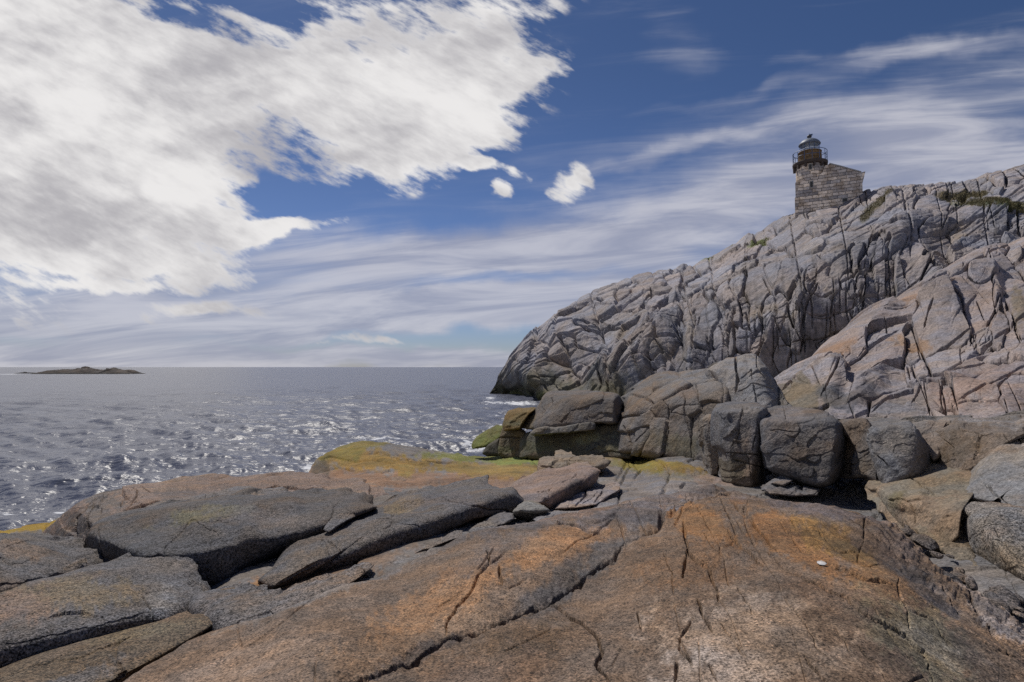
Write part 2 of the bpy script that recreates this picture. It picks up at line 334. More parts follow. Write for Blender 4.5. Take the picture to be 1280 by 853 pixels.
def crack_relief(px, py, lines, width=1.2, depth=3.0, seed=1, wob=1.0, lip=0.0):
    Q = np.stack([px, py, px*0], -1); wx = fbm(Q, 1/20.0, 4, seed)*wob*4; wy = fbm(Q, 1/20.0, 4, seed+31)*wob*4
    wn_ = 0.55+0.9*np.abs(fbm(Q, 1/14.0, 3, seed+5)); h = np.zeros(px.shape)
    for l in lines:
        W, Dp = width, depth
        if isinstance(l, tuple): l, W, Dp = l
        d, s, f = polydist(px+wx, py+wy, l, W*4+6); ta = np.clip(np.minimum(f, 1-f)*7+0.25, 0, 1)
        t = np.clip(1-d/(W*wn_*ta+1e-3), 0, 1); h = np.minimum(h, -Dp*ta*np.sqrt(t))
        if lip: h = np.where(h < 0, h, h+lip*np.exp(-(d/(W*2.5))**2)*ta*0)
    return h
def ridge_relief(px, py, rg):
    """asymmetric ridges: (polyline, height, reach on the left of travel, reach on the right)"""
    h = np.zeros(px.shape)
    for l, A, rl, rr in rg:
        d, s, f = polydist(px, py, l, max(rl, rr)*2.2); ta = np.clip(np.minimum(f, 1-f)*5+0.15, 0, 1)
        r = np.where(s < 0, rl, rr); t = np.clip(1-d/(2.0*r), 0, 1); h = h+A*ta*np.where(s < 0, t*t*(3-2*t), t)
    return h

def strata(px, py, ang, spacing, amp, seed, stretch=0.12):
    """saw-toothed beds: long gentle backs ending in short broken faces"""
    a = math.radians(ang); al = px*math.cos(a)-py*math.sin(a); ac = px*math.sin(a)+py*math.cos(a)
    Q = np.stack([al*stretch, ac, al*0], -1); t = ac/spacing+fbm(Q, 1/(spacing*1.6), 4, seed)*1.5
    k = np.floor(t); f = t-k; hk = hsh(k.astype(int), k.astype(int)*0, k.astype(int)*0, seed+3); m = 0.4+0.9*hk
    tear = 0.5+0.5*np.clip(fbm(Q*np.array([1, .4, 1]), 1/(spacing*1.2), 3, seed+6)*2+0.4, -1, 1)
    return amp*m*tear*(np.where(f < 0.84, f/0.84, (1-f)/0.16)-0.5)
def joints(px, py, ang, spacing, width, depth, seed, stretch=0.25):
    """a set of long, nearly straight parallel joints, each running for a stretch and dying out"""
    a = math.radians(ang); al = px*math.cos(a)-py*math.sin(a); ac = px*math.sin(a)+py*math.cos(a); Q = np.stack([al*stretch, ac, al*0], -1)
    t = ac/spacing+fbm(Q, 1/(spacing*3.0), 2, seed)*0.9; k = np.round(t); d = np.abs(t-k)*spacing; ki = k.astype(int); off = hsh(ki, ki*0, ki*0, seed+3)*900
    gate = sstep(-.05, .2, vnoise(np.stack([(al+off)/(spacing*3.5), k*3.7, al*0], -1), seed+8)); return -depth*gate*np.clip(1-d/(width*(.5+gate*.5)), 0, 1)
# ------------------------------------------------------------------ the headland
rng = np.random.default_rng(7)
CL_TOP = [(590, 503), (600, 499), (612, 492), (622, 477), (640, 452), (655, 442), (668, 425), (682, 410), (700, 400), (716, 387), (730, 376), (746, 366), (765, 359), (785, 351), (800, 347), (820, 345), (836, 342), (850, 334),
    (858, 330), (866, 334), (880, 322), (895, 318), (915, 308), (930, 303), (935, 291), (948, 286), (958, 286), (966, 277), (980, 270), (996, 267), (1004, 262), (1028, 263), (1046, 258), (1062, 250), (1085, 243), (1110, 238),
    (1140, 234), (1160, 232), (1175, 228), (1200, 225), (1222, 220), (1234, 213), (1256, 212), (1270, 206), (1285, 200), (1340, 186), (1500, 170)]
CL_BOT = [(590, 508), (612, 501), (660, 508), (700, 515), (800, 515), (980, 505), (1060, 490), (1180, 450), (1280, 420), (1500, 380)]
CLD = depth_fn([zctrl(590, 503, -.6), zctrl(612, 500, -.8), (640, 452, 103), (700, 400, 104), (765, 359, 103), (850, 334, 100), (930, 303, 96), (1000, 264, 91), (1080, 245, 86), (1180, 228, 82), (1280, 205, 78), (1500, 170, 70),
    zctrl(660, 504, -.8), (700, 512, 66), (760, 490, 62), (700, 450, 83), (780, 440, 66), (760, 400, 82), (850, 480, 52), (850, 410, 58), (850, 370, 74), (920, 480, 48), (920, 380, 54), (920, 345, 68), (920, 320, 80), (1000, 480, 44), (1000, 350, 50), (1000, 325, 58), (1000, 290, 76),
    (1060, 430, 44), (1060, 330, 49), (1060, 305, 56), (1060, 275, 70), (1150, 420, 40), (1150, 340, 46), (1150, 300, 54), (1150, 260, 66), (1280, 400, 36), (1280, 300, 50), (1280, 255, 62), (1500, 380, 30), (1500, 250, 52)])
z7 = zoomed(1060, 200, 4.264, [(50, 270, 100, 40, 25), (150, 230, 40, 35, 60), (220, 190, 90, 22, 15), (300, 215, 55, 28, 25), (390, 185, 40, 28, 20), (480, 160, 60, 40, -10), (570, 155, 60, 40, 60), (710, 135, 75, 50, -30), (800, 90, 50, 45, -10), (880, 90, 45, 60, 70),
    (750, 230, 75, 26, 0), (900, 190, 70, 28, 15), (450, 255, 110, 48, 5), (565, 250, 30, 26, 60), (270, 290, 110, 60, 40), (330, 350, 110, 40, 15), (620, 300, 100, 40, 10), (460, 360, 80, 30, 30), (260, 420, 80, 38, 10), (640, 370, 90, 55, 20), (490, 450, 85, 60, 15),
    (800, 330, 60, 50, 80), (880, 330, 60, 30, 90), (930, 320, 60, 30, 90), (690, 480, 170, 60, 25), (870, 420, 70, 36, 15), (490, 570, 50, 38, 20), (350, 570, 125, 62, 104), (228, 590, 120, 24, 97), (282, 660, 110, 24, 97), (170, 620, 100, 28, 92), (130, 730, 120, 42, 92),
    (50, 560, 60, 42, 90), (60, 680, 60, 26, 90), (20, 680, 60, 26, 90), (420, 640, 60, 40, 60), (560, 260, 40, 30, 50)])
z6 = zoomed(820, 240, 3.877, [(640, 140, 100, 45, 20), (550, 190, 40, 30, 60), (495, 210, 30, 34, 80), (460, 225, 26, 24, 60), (760, 105, 40, 20, -10), (800, 190, 50, 26, 10), (640, 220, 70, 24, 25), (400, 310, 130, 26, 15), (520, 290, 40, 22, 30), (330, 290, 70, 26, 35), (230, 340, 60, 26, 40),
    (90, 370, 50, 26, 25), (160, 400, 50, 30, 45), (30, 490, 45, 26, 15), (80, 520, 70, 26, 25), (150, 495, 45, 22, 15), (440, 360, 45, 30, 10), (640, 420, 60, 40, 25), (500, 440, 60, 50, 30), (570, 410, 50, 40, 30), (700, 350, 90, 24, 25), (760, 290, 70, 22, 25), (920, 240, 80, 32, 10), (860, 190, 80, 22, 20),
    (950, 80, 80, 40, 30), (830, 130, 80, 22, 20), (880, 390, 110, 36, 30), (840, 440, 70, 60, 80), (930, 410, 60, 45, 70), (990, 350, 40, 30, 60), (910, 520, 60, 50, 10), (800, 570, 45, 55, 90), (790, 660, 50, 70, 90), (900, 640, 60, 50, 80), (980, 480, 50, 22, 90), (980, 570, 40, 24, 60), (900, 700, 110, 35, 30),
    (430, 590, 80, 18, 95), (470, 620, 60, 20, 100), (545, 590, 80, 20, 92), (600, 580, 80, 18, 90), (665, 560, 90, 16, 85), (700, 480, 70, 20, 80), (640, 680, 70, 24, 88), (570, 720, 80, 28, 90), (500, 740, 60, 26, 90), (430, 730, 60, 30, 85), (610, 790, 60, 40, 90), (690, 700, 90, 20, 80),
    (160, 620, 60, 38, 80), (160, 740, 100, 28, 92), (230, 690, 80, 24, 88), (300, 660, 90, 26, 85), (345, 640, 70, 20, 80), (310, 780, 50, 35, 90), (230, 800, 40, 26, 90), (100, 640, 60, 26, 60), (60, 740, 90, 34, 60), (30, 660, 60, 40, 50), (340, 500, 40, 32, 80), (200, 560, 60, 26, 60),
    (280, 600, 50, 25, 60), (20, 790, 60, 40, 50), (400, 460, 60, 24, 40)])
z5 = zoomed(640, 300, 4.264, [(870, 160, 26, 34, 30), (800, 275, 40, 26, 20), (880, 220, 60, 24, 40), (680, 215, 60, 22, 25), (620, 250, 50, 26, 30), (440, 420, 90, 50, 20), (520, 340, 60, 40, 60), (590, 310, 40, 30, 30), (400, 340, 60, 30, 40), (320, 390, 60, 26, 40), (470, 375, 60, 14, 10),
    (700, 380, 80, 24, 50), (740, 350, 120, 22, 28), (860, 320, 80, 24, 20), (560, 430, 130, 18, 30), (640, 420, 110, 18, 35), (440, 490, 120, 16, 22), (340, 540, 60, 38, 30), (230, 570, 60, 44, 50), (90, 620, 80, 60, 60), (40, 720, 80, 50, 60), (190, 640, 80, 34, 60), (150, 740, 70, 40, 50), (220, 700, 110, 46, 50),
    (250, 660, 100, 40, 45), (330, 600, 40, 36, 60), (440, 580, 60, 26, 25), (400, 640, 60, 30, 25), (370, 690, 40, 26, 50), (450, 680, 40, 24, 50), (500, 640, 60, 22, 80), (520, 560, 70, 26, 60), (620, 580, 110, 34, 60), (700, 520, 90, 44, 50), (790, 480, 70, 30, 45), (600, 700, 90, 24, 50), (680, 650, 110, 28, 48),
    (760, 600, 100, 34, 50), (680, 740, 110, 40, 48), (800, 640, 90, 30, 60), (300, 750, 60, 24, 30), (400, 740, 50, 24, 20), (520, 720, 60, 24, 60), (860, 530, 80, 24, 85), (820, 420, 90, 24, 60), (880, 620, 60, 26, 80), (910, 480, 60, 22, 80), (760, 720, 120, 24, 30)])
given = z7+z6+z5
angf = tps([(620, 470, 50), (700, 400, 32), (850, 340, 28), (1000, 280, 22), (1280, 220, 10), (700, 500, 40), (780, 450, 50), (850, 470, 88), (920, 440, 92), (1000, 420, 92), (1060, 380, 96), (1150, 330, 30), (1280, 320, 22), (900, 370, 45), (1000, 330, 35)])
def size_cl(x, y):
    an = float(angf(np.array(x), np.array(y))); cl = curve(CL_TOP, x)
    if an > 70: return 20, 6.5, an
    return (19, 7, an) if y-cl < 60 else (16, 6.5, an)
seedsA = fill_seeds(rng, 590, 1500, 165, 515, size_cl, given)
def size_s(x, y):
    an = float(angf(np.array(x), np.array(y))); return (5.2, 2.3, an+rng.normal(0, 10))
seedsB = []
yy0 = 165
for gy in np.arange(165, 515, 6.5):
    for gx in np.arange(590, 1500, 8.5):
        x = gx+rng.uniform(-3.8, 3.8); y = gy+rng.uniform(-3, 3)
        if y > curve(CL_TOP, x)-8 and y < curve(CL_BOT, x)+8: seedsB.append((x, y, rng.uniform(4, 8), rng.uniform(2.2, 3.6), float(angf(np.array(x), np.array(y)))+rng.normal(0, 14)))
RG_CL = [([(768, 497), (782, 478), (800, 458), (826, 432), (838, 412), (842, 390)], 24, 26, 9),
    ([(666, 498), (684, 474), (706, 452), (740, 430), (756, 420)], 20, 22, 9), ([(625, 500), (640, 480), (662, 445), (690, 425), (735, 418)], 14, 18, 10),
    ([(738, 488), (752, 470), (770, 452)], 10, 12, 6), ([(690, 425), (740, 400), (800, 372), (845, 352)], 9, 24, 8),
    ([(850, 395), (900, 372), (940, 352), (1000, 338)], 9, 22, 10), ([(1010, 345), (1020, 335), (1060, 318), (1100, 308), (1150, 300)], 9, 22, 8), ([(862, 400), (866, 440), (868, 490)], 12, 12, 6),
    ([(1002, 350), (1000, 400), (996, 470)], 10, 14, 7), ([(970, 390), (960, 430), (940, 480)], 8, 10, 8), ([(912, 385), (916, 430), (920, 470)], 6, 10, 5),
    ([(1150, 318), (1160, 345), (1166, 372)], 11, 16, 8), ([(1160, 365), (1200, 345), (1240, 325), (1282, 308)], 8, 22, 8), ([(1095, 312), (1140, 290), (1190, 272), (1230, 262), (1285, 262)], 8, 16, 7),
    ([(1060, 272), (1100, 256), (1140, 249), (1190, 250)], 7, 16, 9), ([(1190, 246), (1240, 232), (1285, 236)], 5, 10, 6)]
CR_CL = [(l, 2.4, 11.0) for l in zl(820, 240, 3.877, [[(385, 560), (378, 620), (380, 700), (392, 790)], [(790, 440), (770, 490), (740, 550), (715, 620), (700, 700), (715, 800)], [(300, 520), (330, 560), (385, 570)], [(790, 520), (855, 490)]])]
CR_CL += [(l, 1.3, 7.0) for l in zl(820, 240, 3.877, [[(470, 690), (560, 640), (640, 600), (720, 560)], [(860, 490), (850, 600), (845, 700)], [(960, 520), (952, 640)], [(430, 560), (455, 690)], [(495, 560), (520, 720)], [(585, 540), (572, 720), (565, 850)], [(645, 560), (655, 620), (700, 760)],
    [(190, 590), (195, 800)], [(245, 690), (262, 800)], [(295, 620), (335, 740)], [(118, 590), (128, 780)], [(860, 600), (980, 540)], [(740, 600), (850, 600)], [(880, 440), (1000, 380)], [(400, 720), (520, 700)], [(540, 180), (560, 200)], [(705, 100), (730, 140)], [(520, 430), (550, 490)], [(400, 540), (440, 500)]])]
CR_CL += [(l, 1.9, 9.0) for l in zl(1060, 200, 4.264, [[(90, 530), (95, 620), (80, 750), (70, 850)], [(400, 470), (430, 560), (455, 620)], [(405, 465), (530, 385), (640, 340), (715, 305)], [(440, 540), (520, 510), (580, 480)], [(740, 90), (790, 160)], [(615, 110), (655, 175)]])]
CR_CL += [(l, 1.2, 6.0) for l in zl(1060, 200, 4.264, [[(208, 480), (230, 600), (228, 740)], [(262, 500), (310, 620), (330, 680)], [(530, 340), (575, 440)], [(120, 350), (180, 470)], [(345, 250), (360, 300), (180, 360)], [(545, 230), (560, 290)], [(380, 380), (500, 370), (530, 320)], [(60, 230), (100, 270)], [(110, 215), (150, 250)], [(835, 70), (850, 130)],
    [(750, 300), (780, 380)], [(840, 280), (860, 370)], [(905, 290), (915, 380)], [(440, 620), (520, 600)], [(190, 660), (150, 650)], [(240, 580), (200, 650)], [(330, 440), (400, 470)], [(0, 560), (80, 600)], [(20, 790), (80, 760)]])]
GR_CL = ([(905, 306, 26, 5, 28, (.13, .16, .04), .95), (950, 303, 14, 3.5, 20, (.13, .16, .04), .9), (870, 322, 12, 3, 30, (.13, .16, .04), .8), (1205, 246, 32, 6, 5, (.13, .10, .045), .95), (1245, 258, 50, 6, -3, (.12, .11, .045), .95), (1100, 258, 20, 4, 25, (.12, .10, .05), .9), (1084, 270, 12, 5, 40, (.12, .10, .05), .8),
    (1235, 262, 26, 5, 0, (.10, .12, .03), .8), (650, 492, 20, 7, 20, MOSS, .9), (676, 499, 16, 6, 30, MOSS, .9), (625, 488, 14, 12, 60, (.10, .10, .07), .6), (645, 470, 22, 26, 60, (.17, .165, .155), .5)])
def disp_cl(px, py, P):
    Q = np.stack([px, py, px*0], -1); wx = fbm(Q, 1/16.0, 3, 2)*1.6; wy = fbm(Q, 1/16.0, 3, 12)*1.6
    r1, i1, e1 = block_relief(px+wx, py+wy, seedsA, np.random.default_rng(3), 3.7, 0.15, 9.5, 1.35, 0.7, 1.6)
    nearsky = sstep(1, 12, py-curve(CL_TOP, px)); r1 = r1*(0.3+0.7*nearsky)
    r2, i2, e2 = block_relief(px+wx*1.4, py+wy*1.4, seedsB, np.random.default_rng(4), 1.2, 0.22, 4.2, 0.8, 0.3, 0.8)
    act = np.clip(np.random.default_rng(9).uniform(-0.6, 0.95, len(seedsA)), 0, 1)
    big = np.array([1.0 if s[2]*s[3] < 110 else 0.35 for s in seedsA]); act = act*big
    h = r1+r2*act[i1]+ridge_relief(px, py, RG_CL)+crack_relief(px, py, CR_CL, seed=4, wob=0.5)
    vz = sstep(58, 80, angf(px, py)); h += strata(px, py, 27, 15, 2.0, 61)*(1-vz)+strata(px, py, 27, 6, .8, 62)*(1-vz)+strata(px, py, 92, 13, .7, 63, .1)*vz
    h += joints(px, py, 27, 17, 1.5, 7, 201)*(1-vz)+joints(px, py, 92, 10, 1.2, 7, 205)*vz+joints(px, py, 20, 30, 1.3, 6, 209)*vz+joints(px, py, 100, 34, 1.3, 5, 213)*(1-vz)
    h += fbm(P, 0.9, 5, 21)*.6+fbm(Q, 1/60.0, 3, 5)*5
    return h, (i1, e1, i2)
def col_cl(px, py, P, ex):
    i1, e1, i2 = ex; r = np.random.default_rng(11); n = len(seedsA); k = r.uniform(0, 1, n)**1.5; b = r.uniform(.84, 1.14, n)
    c = LAV*(1-k[i1, None]*0.55)+PINK*k[i1, None]*0.55; c = c*b[i1, None]
    Q = np.stack([px, py, px*0], -1); lowz = sstep(5.0, 1.0, P[..., 2]+fbm(Q, 1/12., 3, 3)*1.6); st_ = np.clip(fbm(np.stack([px*1.0, py*0.18, px*0], -1), 1/4.0, 4, 77)*1.6, 0, 1)
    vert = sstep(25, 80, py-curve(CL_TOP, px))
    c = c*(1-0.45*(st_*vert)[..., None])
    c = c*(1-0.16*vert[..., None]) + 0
    rust = np.clip(fbm(Q, 1/26., 4, 55)*2.2-0.35, 0, 1)[..., None]*vert[..., None]; c = c*(1-rust*.5)+TAN*1.2*rust*.5
    c = c*(1-lowz[..., None]*.8)+OLIVE*lowz[..., None]*.8
    wet = sstep(1.3, 0.5, P[..., 2]); c = c*(1-wet[..., None]*.8)+np.array([.02, .022, .015])*wet[..., None]*.8
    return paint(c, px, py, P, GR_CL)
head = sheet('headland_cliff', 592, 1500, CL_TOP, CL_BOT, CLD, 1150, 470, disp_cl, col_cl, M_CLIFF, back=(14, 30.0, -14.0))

# ------------------------------------------------------------------ nearer outcrop on the right
OT_TOP = [(960, 505), (974, 490), (985, 480), (1000, 470), (1020, 456), (1048, 440), (1062, 425), (1076, 418), (1098, 388), (1118, 374), (1124, 378), (1146, 366), (1160, 356), (1190, 344), (1226, 323), (1238, 313), (1250, 306), (1266, 304), (1285, 296), (1340, 280), (1500, 250)]
OT_BOT = [(960, 532), (1060, 545), (1280, 548), (1500, 560)]
OTD = depth_fn([(960, 500, 21), (1000, 470, 22), (1060, 425, 25), (1140, 370, 29), (1226, 323, 33), (1285, 296, 36), (1500, 250, 40), (960, 535, 16.5), (1060, 545, 14), (1180, 545, 12), (1280, 548, 11), (1500, 560, 9),
    (1060, 500, 17.5), (1110, 470, 20), (1170, 420, 22.5), (1170, 480, 17), (1230, 360, 27.5), (1250, 470, 16), (1280, 420, 20), (1040, 470, 20), (1180, 380, 26)])
zo = zoomed(960, 300, 3.553, [(770, 380, 135, 108, 42), (905, 290, 105, 88, -48), (780, 535, 100, 62, 32), (950, 430, 45, 44, 0), (880, 490, 50, 42, 40), (638, 460, 95, 26, 98), (490, 520, 140, 50, 33), (530, 395, 110, 28, 28), (580, 335, 90, 30, 18), (390, 460, 50, 40, 30),
    (215, 590, 110, 42, 33), (160, 680, 70, 60, 80), (310, 630, 42, 95, 12), (500, 650, 125, 48, 30), (665, 590, 55, 50, 30), (540, 730, 110, 46, 26), (685, 700, 60, 30, 80), (738, 695, 55, 34, 90), (800, 695, 55, 32, 90), (905, 675, 95, 40, -8), (940, 760, 110, 36, -5), (800, 775, 40, 26, 0),
    (1110, 640, 60, 80, 40), (1060, 600, 150, 40, 14), (1110, 740, 60, 44, 0), (1110, 340, 100, 52, 110), (1038, 400, 78, 34, 78), (660, 235, 110, 32, 30), (820, 160, 80, 32, 25), (930, 108, 60, 34, 28), (1010, 55, 60, 30, 30), (1030, 110, 50, 30, 0), (1060, 200, 52, 36, 0), (1090, 150, 60, 26, 0), (1100, 250, 50, 30, 20),
    (1080, 460, 40, 40, 30), (1100, 60, 40, 30, 20), (1020, 260, 20, 50, 0), (740, 630, 60, 18, 30), (60, 640, 40, 60, 60), (990, 520, 70, 20, 10)])
seedsO = fill_seeds(rng, 955, 1500, 245, 560, lambda x, y: (26, 10, 28), zo)
seedsO2 = [(x+rng.uniform(-5, 5), y+rng.uniform(-4, 4), rng.uniform(6, 16), rng.uniform(3.5, 7), 28+rng.normal(0, 25)) for x in np.arange(955, 1500, 15) for y in np.arange(245, 560, 10)]
RG_O = [([(1060, 490), (1090, 470), (1130, 436)], 8, 26, 6), ([(1062, 520), (1085, 492), (1110, 474), (1145, 462)], 9, 14, 8), ([(975, 478), (1010, 455), (1050, 440)], 8, 16, 10), ([(1140, 392), (1165, 362), (1200, 350), (1240, 345), (1245, 370), (1238, 400)], 13, 8, 26), ([(1048, 442), (1040, 480), (1030, 500)], 8, 10, 10),
    ([(1094, 528), (1110, 502), (1150, 480), (1230, 488)], 8, 8, 20), ([(1270, 372), (1285, 430)], 6, 12, 20)]
CR_O = [(l, 2.2, 10.0) for l in zl(960, 300, 3.553, [[(640, 350), (655, 430), (690, 520), (725, 590), (730, 640)], [(690, 520), (800, 460), (895, 405), (975, 380)], [(800, 225), (850, 270), (885, 340), (900, 400)], [(770, 640), (850, 590), (980, 530)], [(975, 370), (1005, 330), (1030, 280)], [(350, 640), (450, 580), (610, 545)],
    [(430, 480), (500, 440), (590, 385)], [(350, 640), (345, 560), (330, 510)], [(1050, 300), (1080, 360), (1120, 470)], [(640, 545), (660, 640)], [(240, 700), (290, 600), (320, 520)], [(460, 790), (560, 700), (690, 650)]])]
CR_O += [(l, 1.3, 6.0) for l in zl(960, 300, 3.553, [[(850, 195), (940, 250), (990, 300)], [(900, 400), (925, 450), (915, 500)], [(930, 280), (965, 350)], [(700, 650), (720, 800)], [(765, 640), (785, 740), (790, 800)], [(820, 650), (840, 740), (850, 790)], [(650, 760), (740, 760), (850, 745), (960, 710)], [(620, 550), (640, 650)], [(520, 360), (530, 410)], [(200, 560), (240, 660)],
    [(690, 660), (640, 750)], [(500, 330), (640, 300)], [(870, 130), (860, 180)], [(980, 60), (1000, 130)], [(680, 270), (830, 210)], [(510, 620), (600, 590)], [(1050, 730), (1075, 800)], [(600, 460), (650, 480)], [(940, 470), (1000, 440)], [(740, 300), (690, 400)]])]
def disp_o(px, py, P):
    Q = np.stack([px, py, px*0], -1); wx = fbm(Q, 1/24.0, 3, 2)*3; wy = fbm(Q, 1/24.0, 3, 12)*3
    r1, i1, e1 = block_relief(px+wx, py+wy, seedsO, np.random.default_rng(31), 4.6, 0.15, 8.5, 1.4, 1.2, 3.0)
    r2, i2, e2 = block_relief(px+wx*1.4, py+wy*1.4, seedsO2, np.random.default_rng(4), 1.6, 0.15, 3.2, 0.8, 0.5, 1.1)
    act = np.array([0.12 if s[2]*s[3] > 260 else r for s, r in zip(seedsO, np.clip(np.random.default_rng(8).uniform(-.3, 1, len(seedsO)), 0, 1))])
    h = r1+r2*act[i1]+ridge_relief(px, py, RG_O)+crack_relief(px, py, CR_O, seed=14, wob=0.5)+joints(px, py, 30, 34, 1.6, 8, 221)+joints(px, py, 112, 46, 1.4, 6, 225)+strata(px, py, 26, 24, 1.2, 65)+strata(px, py, 28, 9, .5, 66)+fbm(P, 2.2, 5, 21)*1.3+fbm(Q, 1/70.0, 3, 5)*5
    return h, (i1, e1)
def col_o(px, py, P, ex):
    i1, e1 = ex; r = np.random.default_rng(12); n = len(seedsO); k = r.uniform(0, 1, n)**1.3; b = r.uniform(.88, 1.1, n)
    c = (LAV*(1-k[i1, None]*0.7)+PINK*k[i1, None]*0.7)*b[i1, None]*np.array([.97, .92, .88]); Q = np.stack([px, py, px*0], -1)
    st_ = np.clip(fbm(Q, 1/11., 4, 77)*1.3, 0, 1)[..., None]; c = c*(1-.3*st_)
    return paint(c, px, py, P, [(1140, 430, 9, 26, 80, (.28, .19, .13), .9), (1000, 500, 34, 30, 0, (.17, .14, .09), .8), (1052, 428, 16, 9, 20, (.27, .17, .11), .8), (1195, 498, 30, 22, 0, (.30, .22, .19), .7), (1138, 372, 14, 8, 30, (.28, .18, .12), .8), (1045, 500, 14, 26, 60, (.09, .09, .095), .8), (1080, 500, 26, 10, 30, (.11, .10, .105), .8),
        (1272, 390, 12, 40, 0, (.20, .16, .11), .8), (1120, 520, 50, 14, 20, (.18, .17, .17), .7), (1260, 500, 40, 20, 10, (.26, .19, .16), .7), (1110, 450, 30, 10, 30, (.28, .22, .20), .5), (1240, 470, 60, 12, 15, (.25, .19, .17), .6)])
outc = sheet('right_outcrop', 962, 1500, OT_TOP, OT_BOT, OTD, 860, 480, disp_o, col_o, M_OUT, back=(10, 9.0, -5.0))

# ------------------------------------------------------------------ broken bank the dark blocks grow out of
BK_TOP = [(770, 500), (800, 478), (840, 466), (880, 462), (900, 455), (930, 452), (960, 462), (985, 505), (1000, 512), (1060, 530), (1160, 528), (1200, 528), (1280, 520), (1400, 500), (1500, 500)]
BK_BOT = [(770, 585), (880, 595), (1000, 640), (1100, 660), (1200, 690), (1280, 720), (1500, 760)]
BKD = depth_fn([(790, 560, 21.5), (800, 490, 24), (850, 470, 22), (860, 570, 18.5), (920, 460, 19.5), (920, 590, 14), (985, 510, 15.5), (980, 600, 12.0), (1060, 530, 13.0), (1060, 620, 10.9), (1120, 600, 9.9), (1160, 530, 11.5), (1160, 620, 9.0), (1280, 525, 10.5), (1280, 640, 7.4), (1200, 660, 7.4), (1500, 500, 9), (1500, 760, 5.5)])
seedsK = fill_seeds(rng, 765, 1500, 440, 765, lambda x, y: (17+(x-765)*.015, 9+(x-765)*.01, 65 if y > 500 else 40), [])
seedsK2 = [(x+rng.uniform(-4, 4), y+rng.uniform(-4, 4), rng.uniform(5, 10), rng.uniform(3, 6), rng.uniform(0, 180)) for x in np.arange(765, 1500, 12) for y in np.arange(440, 765, 10)]
def disp_k(px, py, P):
    r1, i1, e1 = block_relief(px, py, seedsK, np.random.default_rng(81), 3.5, .16, 7, 1.4, 1.2, 3.0); r2, i2, e2 = block_relief(px, py, seedsK2, np.random.default_rng(82), 1.2, .15, 2.5, .8, .4, 1.0)
    return r1+r2*.8+fbm(P, 3.0, 5, 83)*1.6, i1
def col_k(px, py, P, i1):
    b = np.random.default_rng(84).uniform(.7, 1.25, len(seedsK))[i1][..., None]; c = (np.array([.135, .128, .125])*b); return paint(c, px, py, P, [(1180, 640, 60, 40, 30, (.17, .13, .085), .8), (1230, 560, 60, 30, 20, (.17, .135, .11), .7), (850, 560, 60, 25, 0, (.13, .12, .085), .6)])
bank = sheet('rock_bank', 775, 1500, BK_TOP, BK_BOT, BKD, 760, 300, disp_k, col_k, M_MID, back=(8, 4.0, -2.5))
# ------------------------------------------------------------------ low ledge by the water (ground)
LG_TOP = [(-260, 676), (0, 661), (30, 656), (57, 652), (80, 640), (380, 612), (385, 594), (395, 580), (408, 570), (425, 562), (447, 556), (470, 555.5), (500, 559), (560, 567), (590, 569), (612, 571), (660, 569), (690, 566), (720, 556), (800, 556), (900, 556), (1000, 570), (1100, 575), (1280, 560), (1520, 540)]
LG_BOT = [(-260, 1150), (1520, 1150)]
LGD = depth_fn([zctrl(*p) for p in [(-260, 676, .1), (0, 661, .35), (57, 652, .35), (80, 650, .5), (380, 600, 1.0), (447, 556, 1.65), (400, 575, 1.1), (530, 563, 1.25), (612, 571, .35), (680, 569, 1.0), (800, 576, 1.75), (800, 558, 1.6), (900, 558, 1.9), (900, 588, 2.4), (1000, 602, 2.7), (1100, 605, 2.7), (1280, 600, 3.0), (1520, 600, 3.2),
    (-260, 760, 2.2), (0, 690, 1.0), (0, 720, 2.0), (0, 760, 2.35), (0, 853, 2.6), (150, 853, 2.75), (250, 745, 2.4), (150, 690, 1.9), (230, 720, 2.05), (300, 762, 2.75), (300, 735, 2.66), (335, 702, 2.55), (400, 712, 2.82), (480, 692, 2.9), (540, 672, 2.86), (420, 640, 2.1), (300, 640, 1.9), (500, 615, 2.15), (450, 598, 1.8), (540, 590, 1.55), (640, 585, 1.6), (650, 600, 2.05),
    (640, 640, 2.6), (700, 605, 2.35), (760, 605, 2.45), (830, 600, 2.65), (600, 750, 3.0), (640, 853, 3.1), (900, 640, 2.85), (900, 720, 3.0), (1080, 630, 2.65), (1130, 670, 2.8), (1180, 710, 2.95), (1250, 760, 3.0), (1280, 853, 3.1), (1280, 650, 3.1), (1180, 640, 3.0), (640, 1150, 3.1), (-260, 1150, 2.7), (1520, 1150, 3.1), (1520, 800, 3.2)]])
seedsL = zoomed(560, 540, 3.765, [(760, 160, 60, 40, 10), (740, 230, 70, 34, 30), (860, 200, 60, 40, 60), (960, 160, 90, 34, -15), (1100, 180, 90, 30, -20), (950, 240, 110, 30, 8), (1100, 230, 100, 34, 10), (900, 310, 130, 44, 12), (1060, 290, 120, 34, 15), (560, 400, 150, 50, 15), (720, 370, 150, 44, 25), (150, 330, 160, 60, 5), (200, 220, 90, 20, 5), (60, 190, 120, 20, 0), (250, 150, 140, 24, 0), (100, 130, 160, 20, 0)])
seedsL = fill_seeds(rng, -260, 1520, 550, 1150, lambda x, y: (46+max(0, y-640)*.3, 12+max(0, y-600)*.15, 14), seedsL)
CR_L = [(l, 1.6, 5.0) for l in zl(560, 540, 3.765, [[(850, 130), (860, 160), (830, 200), (800, 260)], [(940, 370), (1060, 330), (1200, 290), (1280, 270)], [(720, 180), (680, 240), (660, 270)], [(750, 320), (900, 260)], [(870, 215), (915, 175)], [(1120, 240), (1090, 270)], [(960, 170), (1090, 185), (1200, 215)]])]
